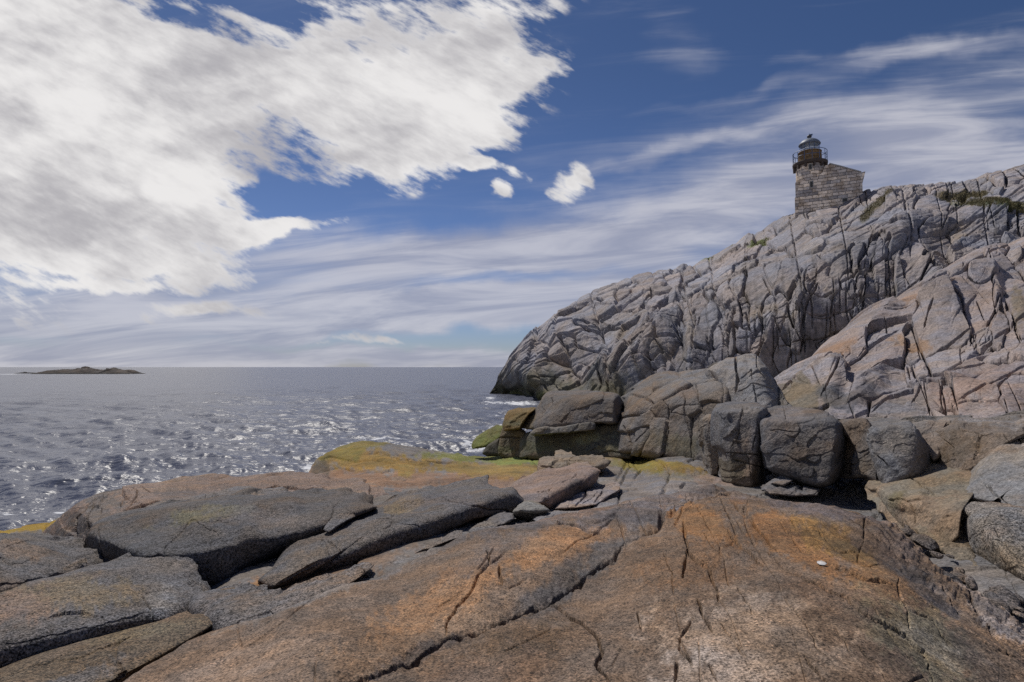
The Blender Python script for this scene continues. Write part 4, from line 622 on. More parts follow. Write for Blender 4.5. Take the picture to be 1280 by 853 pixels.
rock('pebble', 'small white pebble lying on the brown slab', [(1022, 703), (1026, 701.5), (1031, 702.5), (1034, 705), (1030, 707), (1024, 706)], [[(1022, 702, 4.17), (1034, 702, 4.17), (1028, 707, 4.1)]], T=.02, p=2.5, base=(.5, .48, .45), mat=M_OUT, cat='pebble', rough=.3)
rock('pebble', 'pale pinkish stone lying on the ochre ledge near the sea', [(588, 609), (594, 604), (600, 602), (603, 606), (598, 611), (591, 612)], [[(588, 604, 17.2), (603, 604, 17.0), (596, 612, 16.5)]], T=.08, p=3, base=(.50, .36, .30), mat=M_OUT, cat='pebble', rough=.5)

# --- dark blocks at the foot of the headland
q = lambda l: zl(600, 400, 4.265, [l])[0]
rock('rock_block', 'huge smooth dark block with a gently domed top, at the seaward end', q([(210, 580), (235, 520), (300, 468), (340, 410), (375, 382), (430, 374), (560, 377), (690, 384), (735, 402), (768, 450), (768, 520), (742, 552), (600, 558), (480, 568), (300, 590)]), [[(660, 530, 23.5), (780, 530, 20.5), (700, 492, 23.3)], [(655, 525, 25), (672, 500, 25.5), (690, 530, 22.3)], [(700, 500, 22.8), (770, 498, 21.2), (720, 487, 26)], [(768, 530, 20.7), (768, 495, 21.3), (782, 515, 23)]], T=1.0, p=9, base=(.125, .115, .11), cat='boulder', cracks=[(q([(385, 420), (395, 460)]), .9, 3)], patches=[(700, 505, 40, 12, 0, (.15, .13, .115), .6), (660, 525, 14, 14, 50, (.16, .12, .06), .7)])
rock('rock_block', 'long dark lower block with pale lichen patches under the huge domed block', q([(205, 735), (215, 640), (252, 600), (300, 592), (480, 580), (600, 560), (770, 548), (800, 590), (825, 690), (810, 745), (600, 745), (400, 750)]), [[(660, 565, 23.3), (790, 570, 20.0), (720, 540, 22.3)]], T=.8, p=10, base=(.095, .092, .072), patches=[(735, 548, 22, 8, 5, (.19, .185, .12), .85), (765, 561, 20, 4, 0, (.20, .18, .11), .7), (690, 558, 30, 8, 0, (.13, .12, .075), .7), (670, 560, 18, 8, 0, (.10, .10, .06), .7)], cracks=[(q([(770, 560), (800, 640), (820, 690)]), 1.5, 5), (q([(560, 735), (700, 705), (800, 700)]), 1.2, 4), (q([(400, 640), (500, 620)]), .8, 2)])
rock('rock_block', 'thin slab of dark rock squeezed between the huge domed block and the block below', q([(262, 608), (290, 585), (340, 574), (480, 562), (608, 551), (612, 584), (500, 598), (300, 616)]), [[(665, 540, 22.6), (740, 535, 21.0), (700, 530, 22.0)]], T=.5, p=9, base=(.14, .13, .115))
rock('rock_block', 'small ochre-topped block at the left end of the dark rock wall', q([(122, 560), (135, 510), (155, 485), (205, 470), (302, 468), (262, 505), (222, 560), (212, 580), (130, 592)]), [[(630, 530, 25), (655, 530, 24), (640, 512, 25.5)], [(630, 517, 25.1), (660, 514, 24.5), (645, 508, 29)]], T=.6, p=7, base=(.15, .105, .04), patches=[(636, 530, 14, 6, 0, (.11, .10, .05), .8)])
rock('rock_block', 'square dark block standing at the water below the ochre-topped block', q([(98, 720), (104, 625), (122, 580), (212, 572), (240, 600), (245, 660), (222, 735), (150, 740)]), [[(625, 560, 25.5), (655, 560, 24.3), (640, 540, 25.3)]], T=.6, p=8, base=(.12, .10, .065), cracks=[(q([(105, 628), (170, 622), (215, 625)]), 1.3, 5)], patches=[(630, 563, 16, 7, 0, (.10, .10, .04), .7)])
rock('rock', 'green algae-covered rock sloping into the sea', q([(-45, 665), (-20, 625), (30, 585), (90, 556), (132, 566), (118, 625), (80, 655), (30, 680), (-40, 690)]), [[(592, 556, 27.5), (625, 532, 28), (615, 560, 26)]], T=.8, p=5, base=(.11, .125, .03), patches=[(615, 540, 10, 8, 40, (.12, .10, .03), .6)])
rock('rock', 'small wet dark rock at the waterline beside the green rock', q([(10, 712), (40, 665), (70, 645), (104, 632), (108, 725), (40, 730)]), [[(605, 565, 26.3), (625, 565, 25.8), (620, 550, 26.3)]], T=.5, p=5, base=(.06, .06, .045))
q = lambda l: zl(780, 420, 4.265, [l])[0]
sN = zoomed(780, 420, 4.265, [(30, 350, 60, 26, 30), (90, 390, 70, 26, 30), (40, 470, 60, 36, 20), (20, 560, 40, 50, 90), (120, 450, 60, 30, 30), (90, 540, 60, 34, 60), (170, 510, 110, 34, 75), (290, 530, 100, 46, 88), (400, 540, 120, 46, 98), (300, 340, 90, 40, 10), (240, 300, 90, 30, 30), (130, 250, 90, 26, 40), (220, 230, 70, 26, 20), (420, 210, 110, 30, 0), (460, 300, 60, 55, 90), (560, 250, 40, 100, 10), (460, 390, 50, 40, 80), (330, 390, 60, 30, 0), (200, 400, 60, 34, 70)])
rock('rock_block', 'broad faceted grey-brown rock mass with many joints, above the ochre rock pool floor', q([(-40, 620), (-30, 480), (0, 400), (20, 320), (70, 270), (130, 215), (200, 190), (330, 182), (400, 174), (480, 165), (540, 180), (560, 300), (560, 450), (530, 650), (470, 700), (330, 680), (220, 660), (60, 630)]), [[(800, 560, 19), (880, 560, 16.5), (840, 500, 18.8)], [(800, 500, 20.5), (880, 485, 18.3), (820, 465, 23.5)], [(785, 560, 19.6), (785, 520, 20.4), (815, 555, 18.3)]], T=1.0, p=9, base=(.155, .14, .128), seeds=sN, bl=(2.6, .10, 4.5, 1.2, 1.6, 3.5), cat='boulder',
    cracks=[(q([(235, 370), (225, 480), (215, 600)]), 1.4, 5), (q([(320, 300), (318, 430), (350, 560), (380, 640)]), 1.2, 4), (q([(0, 480), (30, 560), (60, 610)]), 1.5, 6), (q([(390, 250), (410, 400)]), 1.2, 4), (q([(70, 570), (130, 480)]), 1.0, 4), (q([(340, 180), (400, 230), (520, 235)]), .8, 3)], patches=[(855, 555, 30, 18, 0, (.125, .11, .07), .7), (858, 492, 16, 8, 0, (.20, .15, .12), .7), (880, 545, 14, 24, 0, (.10, .095, .09), .7), (820, 545, 24, 12, 30, (.17, .14, .10), .6), (870, 470, 40, 12, 0, (.21, .205, .21), .6)])
rock('rock_block', 'rounded pale-topped grey block split by a deep vertical crack, behind the dark blocks', q([(455, 180), (500, 145), (560, 114), (640, 104), (695, 106), (760, 158), (800, 225), (850, 310), (885, 380), (860, 410), (740, 410), (560, 410), (530, 300)]), [[(900, 500, 17.2), (970, 505, 15.5), (930, 460, 17.4)], [(900, 462, 17.5), (955, 462, 16.7), (925, 444, 20)], [(955, 460, 17), (985, 505, 16.6), (960, 500, 15.8)]], T=1.0, p=8, base=(.205, .20, .20), cracks=[(q([(592, 108), (598, 180), (600, 250), (590, 310)]), 2.4, 10), (q([(620, 240), (680, 190), (700, 250)]), 1.0, 4), (q([(600, 300), (690, 265), (800, 290)]), 1.0, 4), (q([(705, 270), (710, 360)]), 1.2, 4), (q([(700, 110), (710, 180), (760, 260)]), 1.0, 4)], ridges=[(q([(610, 210), (650, 120), (700, 150), (715, 300)]), 4, 8, 8)])
rock('rock_block', 'thin rough upright pillar of rock in the gap of the dark rock wall', q([(422, 450), (432, 424), (470, 420), (502, 438), (512, 560), (512, 700), (500, 745), (466, 745), (452, 600)]), [[(882, 580, 13.2), (898, 580, 12.9), (890, 520, 13.2)]], T=.5, p=5, base=(.17, .155, .14), rough=1.8)
rock('rock_block', 'tall dark grey block crossed by long fine cracks, left of the largest dark block', q([(498, 400), (515, 368), (560, 354), (640, 352), (705, 356), (752, 372), (768, 402), (740, 450), (745, 600), (755, 700), (760, 830), (640, 815), (568, 780), (548, 640), (505, 575)]), [[(905, 590, 11.6), (950, 590, 10.9), (930, 530, 11.5)], [(900, 516, 11.65), (955, 514, 11.0), (925, 503, 13.2)], [(952, 520, 11.3), (960, 600, 11.8), (940, 600, 10.9)]], T=.6, p=10, base=(.135, .132, .135), cracks=[(q([(632, 370), (608, 500), (592, 570), (580, 650)]), 1.3, 5), (q([(535, 620), (640, 632), (740, 640)]), 1.1, 4), (q([(580, 655), (660, 680), (755, 705)]), 1.1, 4), (q([(660, 635), (668, 700), (682, 800)]), 1.0, 4), (q([(712, 450), (690, 620)]), 1.0, 4)], patches=[(915, 590, 20, 20, 0, (.12, .105, .075), .7), (930, 512, 26, 6, 0, (.20, .19, .19), .7)])  # pale patch along the top edge paints in the sun it catches
q = lambda l: zl(860, 440, 2.51, [l])[0]
rock('rock_block', 'largest dark rounded block of the rock wall with a pale brown upper left edge', q([(222, 225), (232, 192), (250, 172), (300, 168), (370, 172), (440, 190), (485, 222), (508, 270), (516, 330), (505, 385), (440, 425), (400, 430), (330, 402), (262, 365), (235, 300)]), [[(965, 590, 10.3), (1050, 590, 9.6), (1000, 540, 10.4)], [(960, 527, 10.65), (1040, 527, 9.9), (1000, 507, 12.4)], [(1050, 530, 10.0), (1066, 590, 10.8), (1045, 600, 9.8)]], T=.7, p=7, base=(.115, .112, .115), cat='boulder', patches=[(985, 518, 30, 9, 10, (.21, .18, .165), .8), (1000, 545, 50, 10, 8, (.16, .155, .16), .5), (1010, 580, 40, 14, 10, (.07, .068, .07), .6)], cracks=[(q([(300, 170), (312, 220)]), .8, 3), (q([(250, 250), (300, 245), (380, 260)]), .8, 2)])  # pale brown top edge also paints in sun; dark lower front paints shade
rock('rock', 'broken slab lying in the gap under the largest dark block', q([(236, 430), (262, 410), (330, 412), (415, 432), (405, 452), (330, 455), (255, 446)]), [[(955, 612, 9.9), (1020, 616, 9.5), (990, 604, 10.2)]], T=.3, p=6, base=DG)
rock('rock', 'small leaning flake under the largest dark block', q([(262, 412), (300, 385), (350, 390), (330, 405), (300, 420)]), [[(970, 602, 10.2), (1000, 600, 10.0), (985, 594, 10.5)]], T=.2, p=5, base=DG*1.2)
rock('rock_block', 'narrow shadowed rock between the largest dark block and the notched grey block', q([(470, 225), (490, 210), (560, 212), (590, 260), (600, 420), (560, 395), (505, 400), (515, 300)]), [[(1060, 590, 10.0), (1095, 590, 9.3), (1075, 540, 9.9)]], T=.5, p=7, base=(.13, .12, .112), patches=[(1075, 580, 16, 12, 0, (.15, .12, .09), .6)])
rock('rock_block', 'notched dark grey block with a pale diagonal rib down its face', q([(552, 215), (600, 208), (690, 213), (722, 238), (745, 285), (772, 335), (765, 368), (700, 395), (620, 430), (600, 400), (575, 320)]), [[(1090, 590, 9.2), (1150, 580, 8.7), (1120, 540, 9.3)], [(1085, 535, 9.5), (1145, 533, 8.95), (1110, 521, 10.9)], [(1150, 540, 9.0), (1165, 580, 9.4), (1140, 590, 8.7)]], T=.5, p=9, base=(.15, .148, .15), ridges=[(q([(618, 225), (640, 290), (690, 365)]), 6, 8, 5), (q([(580, 230), (600, 320), (660, 380)]), 3, 6, 6)], cracks=[(q([(560, 230), (590, 320), (640, 375)]), 1.3, 5), (q([(700, 220), (740, 280)]), 1.0, 3)])
rock('rock_block', 'small grey block wedged between the notched block and the brown rounded block', q([(695, 222), (750, 215), (812, 220), (825, 260), (790, 330), (770, 345), (740, 290)]), [[(1145, 560, 9.6), (1180, 560, 9.3), (1160, 535, 9.9)]], T=.5, p=7, base=(.17, .165, .165), cracks=[(q([(700, 225), (760, 320)]), 1.3, 4)])
rock('rock_block', 'brown rounded block with a light rim along its top, upper right of the channel', q([(765, 345), (772, 318), (800, 268), (818, 222), (850, 203), (900, 204), (960, 212), (1060, 222), (1110, 240), (1010, 290), (930, 350), (880, 385), (820, 400), (780, 385)]), [[(1170, 590, 8.8), (1240, 560, 8.2), (1200, 535, 9.0)], [(1180, 538, 9.0), (1260, 536, 8.4), (1220, 521, 10.8)], [(1180, 535, 9.2), (1168, 580, 9.4), (1190, 590, 8.7)]], T=.5, p=8, base=(.165, .135, .11), patches=[(1230, 527, 50, 7, -5, (.30, .27, .25), .7), (1200, 560, 22, 20, 0, (.14, .10, .065), .7)], cracks=[(q([(800, 275), (830, 300), (830, 350)]), 1.0, 3)])  # light rim is a pale patch standing in for sun on the top
rock('rock_block', 'big speckled light grey rock sloping down from the right edge of the picture', q([(835, 460), (850, 430), (880, 375), (960, 292), (1010, 262), (1060, 240), (1200, 190), (1330, 200), (1330, 560), (1100, 545), (990, 500), (935, 440), (930, 480)]), [[(1200, 620, 7.2), (1280, 560, 7.8), (1280, 640, 6.3)], [(1200, 620, 7.2), (1240, 570, 8.0), (1205, 590, 8.6)]], T=.5, p=9, base=(.21, .205, .20), mat=M_MID, cat='boulder', cracks=[(q([(990, 265), (1054, 290), (1120, 310)]), 2.0, 6), (q([(930, 410), (960, 440), (1000, 475), (1060, 505)]), 2.0, 6), (q([(1020, 350), (1060, 370)]), .8, 2)], ridges=[(q([(900, 400), (960, 340), (1020, 300)]), 2, 14, 10)])
rock('rock_block', 'smaller grey speckled lobe of rock below the big light grey rock', q([(735, 560), (768, 505), (825, 440), (880, 390), (950, 395), (1000, 450), (1040, 500), (1030, 570), (900, 600), (800, 615)]), [[(1180, 670, 6.7), (1240, 625, 6.9), (1220, 660, 6.3)], [(1170, 650, 7.4), (1210, 612, 7.8), (1175, 680, 6.8)]], T=.35, p=7, base=(.205, .195, .18), mat=M_MID, patches=[(1185, 655, 22, 16, 40, (.21, .165, .10), .7)])
rock('rock_block', 'overhanging rounded grey boulder at the right edge above the channel', q([(848, 600), (860, 552), (888, 512), (960, 486), (1060, 486), (1200, 520), (1330, 560), (1330, 860), (1150, 790), (1060, 745), (1010, 740), (950, 712), (890, 665), (866, 640)]), [[(1215, 660, 6.0), (1280, 640, 6.1), (1280, 720, 5.2)], [(1210, 690, 6.2), (1280, 735, 5.3), (1230, 745, 6.6)], [(1205, 650, 6.5), (1215, 700, 6.4), (1230, 650, 5.9)]], T=.3, p=9, base=(.31, .30, .29), mat=M_NEAR, cat='boulder', cracks=[(q([(960, 560), (1000, 610), (1060, 680)]), .9, 2.5), (q([(870, 620), (930, 560), (960, 500)]), .8, 2)], patches=[(1260, 700, 50, 20, -15, (.22, .185, .14), .7)])
rock('rock_block', 'tan stepped block with square broken corners beside the dark gap', q([(590, 440), (606, 412), (640, 400), (700, 380), (760, 350), (850, 365), (920, 380), (900, 440), (860, 500), (850, 580), (800, 620), (720, 590), (690, 565), (650, 535), (615, 480)]), [[Zd(1110, 604, 3.2), Zd(1190, 590, 3.45), Zd(1160, 650, 3.25)], [(1104, 606, 8.5), (1128, 645, 7.5), (1108, 645, 8.3)], [(1128, 640, 7.55), (1160, 655, 6.95), (1140, 668, 7.15)]], T=.12, p=16, base=(.19, .165, .125), cracks=[(q([(690, 395), (740, 430), (790, 455)]), 1.4, 5), (q([(640, 470), (700, 480), (740, 470)]), 1.4, 5), (q([(705, 485), (712, 540)]), 1.8, 6)], patches=[(1125, 625, 12, 14, 0, (.17, .14, .07), .7), (1160, 600, 20, 8, 0, (.24, .18, .12), .7)], ridges=[(q([(650, 470), (700, 490), (760, 480)]), 4, 12, 4)])
rock('rock', 'rough tan rock crumbling into the channel below the grey lobe', q([(705, 550), (760, 500), (830, 500), (890, 550), (900, 640), (960, 720), (900, 710), (830, 660), (760, 610)]), [[(1155, 665, 6.9), (1200, 690, 6.2), (1180, 660, 6.9)]], T=.3, p=5, base=(.20, .165, .12), rough=2.2)
# rubble in the channel
rr = np.random.default_rng(77); chan = np.array([(1118, 650), (1140, 672), (1165, 695), (1195, 718), (1225, 738), (1255, 755), (1285, 785)], float)
for k in range(24):
    t = rr.uniform(0, 1); x = np.interp(t, np.linspace(0, 1, 7), chan[:, 0])+rr.normal(0, 5)+6; y = np.interp(t, np.linspace(0, 1, 7), chan[:, 1])+rr.normal(0, 5)-5
    r = rr.choice([3, 4, 5, 7, 12])*rr.uniform(.8, 1.2)*(0.8+0.5*t); D = float(SBD(np.array(x), np.array(y)))+0.16-0.1*rr.uniform(); an = rr.uniform(-60, -20); n = 7
    pts = [(x+r*rr.uniform(.75, 1.25)*1.5*math.cos(a)*math.cos(math.radians(an))+r*.6*math.sin(a)*math.sin(math.radians(an)), y-r*1.5*math.cos(a)*math.sin(math.radians(an))*.8+r*.6*rr.uniform(.7, 1.2)*math.sin(a)) for a in np.linspace(0, 2*math.pi, n, endpoint=False)]
    rock('stone', 'broken stone among the rubble filling the channel right of the slab', pts, [[(x, y, D), (x+10, y+rr.uniform(-2, 2), D), (x, y+10, D-.10)]], T=.08, p=4, base=MG*rr.uniform(.7, 1.4)*np.array([1, .95, .9]), mat=M_NEAR, cat='stone', group='rubble stones in the channel')
# ------------------------------------------------------------------ lighthouse
def simple_mat(name, col, rough=.6, metal=0.0, var=.3, sc_=3.0):
    m = bpy.data.materials.new(name); m.use_nodes = True; t = NT(m.node_tree); bs = t.n['Principled BSDF']; pos = t.new('ShaderNodeTexCoord').outputs['Object']
    k = t.math('ADD', t.math('MULTIPLY', t.math('SUBTRACT', t.noise(pos, sc_, 5, .65), .5), var*2), 1.0); t.l.new(t.mix(1.0, (*col, 1), t.comb(k, k, k), 'MULTIPLY'), bs.inputs['Base Color'])
    bs.inputs['Roughness'].default_value = rough; bs.inputs['Metallic'].default_value = metal; return m
def stone_mat(name, tone=1.0, ochre=0.0):
    m = bpy.data.materials.new(name); m.use_nodes = True; t = NT(m.node_tree); bs = t.n['Principled BSDF']; uvn = t.new('ShaderNodeAttribute', attribute_name='wallmap').outputs['Vector']
    wv = t.vmath('ADD', uvn, t.vmath('MULTIPLY', t.vmath('SUBTRACT', t.comb(t.noise(uvn, 1.3, 3), t.noise(uvn, 1.9, 3), 0.5), (.5, .5, .5)), (.5, .22, 0)))
    def brick(w, h, off, c1, c2):
        b = t.new('ShaderNodeTexBrick'); t.l.new(wv, b.inputs['Vector']); b.offset = off; b.squash = 0.7; b.squash_frequency = 3; b.inputs['Scale'].default_value = 1.0; b.inputs['Brick Width'].default_value = w; b.inputs['Row Height'].default_value = h
        b.inputs['Mortar Size'].default_value = .035; b.inputs['Mortar Smooth'].default_value = .3; b.inputs['Color1'].default_value = c1; b.inputs['Color2'].default_value = c2; b.inputs['Mortar'].default_value = (.22, .20, .18, 1); return b
    b1 = brick(1.35, .48, .37, (.78*tone, .72*tone, .64*tone, 1), (.34*tone, .31*tone, .285*tone, 1)); b2 = brick(2.1, .48, .61, (1.25, 1.1, .95, 1), (.65, .65, .7, 1)); b2.inputs['Mortar Size'].default_value = 0
    col = t.mix(1.0, b1.outputs[0], b2.outputs[0], 'MULTIPLY'); k = t.math('ADD', t.math('MULTIPLY', t.math('SUBTRACT', t.noise(uvn, 3.0, 6, .7), .5), 1.1), 1.0); col = t.mix(1.0, col, t.comb(k, k, k), 'MULTIPLY')
    oc = t.math('MULTIPLY', t.ramp(t.noise(uvn, .55, 4, .6), .5-ochre*.3, .66-ochre*.3), .35+ochre*.5); col = t.mix(oc, col, (.21, .115, .035, 1)); t.l.new(col, bs.inputs['Base Color']); bs.inputs['Roughness'].default_value = .9
    bp = t.new('ShaderNodeBump'); bp.inputs['Distance'].default_value = .08; t.l.new(t.math('ADD', t.math('SUBTRACT', 1.0, b1.outputs['Fac']), t.math('MULTIPLY', t.noise(uvn, 5, 5, .7), .9)), bp.inputs['Height']); t.l.new(bp.outputs[0], bs.inputs['Normal']); return m
def poly_mesh(name, verts, faces, mat, parent=None, wallmap=None, smooth=False):
    me = bpy.data.meshes.new(name); me.from_pydata([tuple(map(float, v)) for v in verts], [], faces); me.materials.append(mat); me.update()
    if smooth:
        for p_ in me.polygons: p_.use_smooth = True
    if wallmap is not None:
        a = me.attributes.new('wallmap', 'FLOAT_VECTOR', 'POINT')
        for i, v in enumerate(wallmap): a.data[i].vector = v
    return link(name, me, parent)
def lathe(name, prof, mat, parent, n=32, cx=0., cy=0., smooth=True, wm=False):
    V = [(cx+r*math.sin(2*math.pi*k/n), cy-r*math.cos(2*math.pi*k/n), z) for k in range(n) for r, z in prof]; m = len(prof)
    Fc = [(k*m+j, ((k+1) % n)*m+j, ((k+1) % n)*m+j+1, k*m+j+1) for k in range(n) for j in range(m-1)]
    W = [((k if k <= n/2 else k-n)*2*math.pi/n*2.2, z, 0) for k in range(n) for r, z in prof] if wm else None
    return poly_mesh(name, V, Fc, mat, parent, W, smooth)
class MB:
    def __init__(s): s.v = []; s.f = []
    def box(s, x0, x1, y0, y1, z0, z1):
        b = len(s.v); s.v += [(x, y, z) for x in (x0, x1) for y in (y0, y1) for z in (z0, z1)]; s.f += [tuple(b+i for i in q_) for q_ in ((0, 1, 3, 2), (4, 6, 7, 5), (0, 4, 5, 1), (2, 3, 7, 6), (0, 2, 6, 4), (1, 5, 7, 3))]; return s
    def bar(s, a, b_, r, n=6):
        a = np.array(a, float); b_ = np.array(b_, float); d = b_-a; d /= np.linalg.norm(d); u = np.cross(d, (0, 0, 1.) if abs(d[2]) < .9 else (1., 0, 0)); u /= np.linalg.norm(u); w2 = np.cross(d, u); o = len(s.v)
        for p_ in (a, b_): s.v += [tuple(p_+r*(u*math.cos(2*math.pi*k/n)+w2*math.sin(2*math.pi*k/n))) for k in range(n)]
        s.f += [(o+k, o+(k+1) % n, o+n+(k+1) % n, o+n+k) for k in range(n)]+[tuple(o+k for k in range(n))[::-1], tuple(o+n+k for k in range(n))]; return s
    def build(s, name, mat, parent=None): return poly_mesh(name, s.v, s.f, mat, parent)
U = 86/711.0
base = at(1016, 262, 86.0)
lh = bpy.data.objects.new('lighthouse', None); sc.collection.objects.link(lh); lh.location = base; lh.rotation_euler = (0, 0, math.radians(-28)); lh.scale = (.92, .92, 1)
tag(lh, 'stone lighthouse with a domed lantern and low keeper house on top of the cliff', 'lighthouse')
cs = 1/math.cos(math.radians(14))
MS = stone_mat('granite_masonry', 1.35, .15); MS2 = stone_mat('weathered_masonry', .8, 1.0); MI = simple_mat('painted_iron', (.08, .13, .24), .5); MDK = simple_mat('dark_corbel', (.075, .055, .045), .8); MCU = simple_mat('lead_dome', (.17, .19, .225), .55, .2, .25); MCP = simple_mat('pale_coping', (.36, .34, .32), .9); MHO = simple_mat('dark_opening', (.012, .012, .014), .4)
# house wall, a thick prism whose top follows the gable
prof = [(-2.62, -4.5), (-2.62, 1.8), (-2.50, 2.0), (-2.50, 4.2), (0.5, 4.5), (1.5, 5.2), (1.9, 6.2), (2.5, 6.35), (4.1, 5.68), (5.5, 5.03), (6.9, 4.40), (7.5, 4.50), (7.35, 3.9), (7.05, 3.5), (7.05, -4.5)]
n = len(prof); V = [(x, -1.05, z) for x, z in prof]+[(x, 7.5, z) for x, z in prof]
per_ = np.r_[0, np.cumsum(np.hypot(*np.diff(np.array(prof), axis=0).T))]
Fs = [tuple(range(n))[::-1], tuple(range(n, 2*n))]; Wm = [(x, z, 0) for x, z in prof]*2
poly_mesh('front_wall', V[:n], Fs[:1], MS, lh, Wm[:n]); poly_mesh('back_wall', V[n:], [tuple(range(n))], MS, lh, Wm[n:])
V = []; Fs = []; Wm = []
for k in range(n-1):
    (x0, z0), (x1, z1) = prof[k], prof[k+1]; o = len(V); V += [(x0, -1.05, z0), (x1, -1.05, z1), (x1, 7.5, z1), (x0, 7.5, z0)]; Fs.append((o, o+1, o+2, o+3)); vert = abs(x1-x0) < .3
    Wm += [(-1.05+3.3, z0, 0), (-1.05+3.3, z1, 0), (7.5+3.3, z1, 0), (7.5+3.3, z0, 0)] if vert else [(x0, 0, 0), (x1, 0, 0), (x1, 8.5, 0), (x0, 8.5, 0)]
poly_mesh('side_wall', V, Fs, MS, lh, Wm)
cp = MB()
for (x0, z0), (x1, z1) in zip(prof[7:10], prof[8:11]):
    a = math.atan2(z1-z0, x1-x0); o = len(cp.v); L_ = math.hypot(x1-x0, z1-z0); nx, nz = -math.sin(a), math.cos(a)
    for (px_, pz_) in ((x0, z0), (x1, z1)):
        for yy_ in (-1.16, -.65):
            for h_ in (.01, .17): cp.v.append((px_+nx*h_, yy_, pz_+nz*h_))
    cp.f += [tuple(o+i for i in q_) for q_ in ((0, 1, 3, 2), (4, 6, 7, 5), (0, 4, 5, 1), (2, 3, 7, 6), (0, 2, 6, 4), (1, 5, 7, 3))]
cp.build('gable_coping', MCP, lh)
CX, CY = -0.25, 1.2
lathe('tower_wall', [(2.30, -4), (2.22, 3.0), (2.16, 6.9), (2.16, 7.0)], MS, lh, 40, CX, CY, wm=True)
lathe('gallery_floor', [(2.1, 6.95), (2.45, 7.02), (2.66, 7.12), (2.68, 7.42), (2.68, 7.5), (1.7, 7.52)], MDK, lh, 40, CX, CY)
for k in range(12):
    a = 2*math.pi*(k+.5)/12; m = MB(); m.box(-.14, .14, 0, .55, 0, .55); b_ = m.build('bracket', MDK, lh); b_.location = (CX+2.1*math.sin(a), CY-2.1*math.cos(a), 6.5); b_.rotation_euler = (0, 0, a+math.pi)
lathe('lantern_base', [(1.80, 7.5), (1.76, 9.15), (1.82, 9.17), (1.82, 9.27), (1.4, 9.28)], MS2, lh, 24, CX, CY, wm=True)
gm = bpy.data.materials.new('lantern_glass'); gm.use_nodes = True; gb = gm.node_tree.nodes['Principled BSDF']; gb.inputs['Base Color'].default_value = (.85, .9, .95, 1); gb.inputs['Roughness'].default_value = .05; gb.inputs['Alpha'].default_value = .22; gb.inputs['Specular IOR Level'].default_value = .8
pan = lathe('glass_pane', [(1.44, 9.28), (1.44, 10.5)], gm, lh, 12, CX, CY, smooth=False)
for k in range(12):
    a = 2*math.pi*k/12; x, y = CX+1.46*math.sin(a), CY-1.46*math.cos(a); MB().bar((x, y, 9.25), (x, y, 10.52), .045).build('glazing_bar', MI, pan)
lathe('lamp_lens', [(.0, 9.4), (.5, 9.5), (.62, 9.85), (.5, 10.2), (0, 10.3)], simple_mat('lens', (.75, .77, .78), .2, 0, .1), lh, 16, CX, CY)
lathe('curtain', [(1.05, 9.28), (1.05, 9.95), (1.0, 9.98)], simple_mat('white_drape', (.8, .8, .8), .8, 0, .3, 4.0), lh, 16, CX, CY)
dome = lathe('dome', [(1.40, 10.45), (1.68, 10.42), (1.70, 10.52), (1.52, 10.80), (1.22, 11.08), (.80, 11.30), (.35, 11.42), (.22, 11.46), (.18, 11.55)], MCU, lh, 32, CX, CY)
lathe('ventilator_ball', [(.12, 11.52), (.30, 11.60), (.38, 11.75), (.34, 11.92), (.18, 12.03), (.0, 12.05)], simple_mat('dark_iron', (.05, .05, .06), .5), dome, 16, CX, CY)
vb = MB(); vb.box(CX-.05, CX+.5, CY-.03, CY+.03, 11.9, 12.15); vb.bar((CX, CY, 12.0), (CX, CY, 12.3), .03); vb.build('wind_vane', MI, dome)
rail = MB()
for k in range(48):
    a0, a1 = 2*math.pi*k/48, 2*math.pi*(k+1)/48
    for z, r_ in ((9.15, .05), (8.35, .035)): rail.bar((CX+2.58*math.sin(a0), CY-2.58*math.cos(a0), z), (CX+2.58*math.sin(a1), CY-2.58*math.cos(a1), z), r_, 5)
for k in range(14):
    a = 2*math.pi*(k+.3)/14; x, y = CX+2.58*math.sin(a), CY-2.58*math.cos(a); rail.bar((x, y, 7.45), (x, y, 9.15), .045)
rail.build('railing', MI, lh)
def window(x, z, w_, h_, y, arc=False):
    fr_ = MB(); fr_.box(x-w_/2-.08, x+w_/2+.08, y-.04, y+.25, z-.1, z); fr_.box(x-w_/2-.08, x+w_/2+.08, y-.04, y+.25, z+h_, z+h_+.12); fr_.box(x-w_/2-.1, x-w_/2, y-.03, y+.25, z, z+h_); fr_.box(x+w_/2, x+w_/2+.1, y-.03, y+.25, z, z+h_)
    f_ = fr_.build('window', MCP, lh); p_ = MB(); p_.box(x-w_/2, x+w_/2, y-.015, y+.2, z, z+h_); p_.build('pane', MHO, f_)
window(-.2, 6.0, .38, .75, CY-2.2); window(-.1, 3.2, .40, .85, -1.07); window(4.6, .35, .62, .5, -1.07)

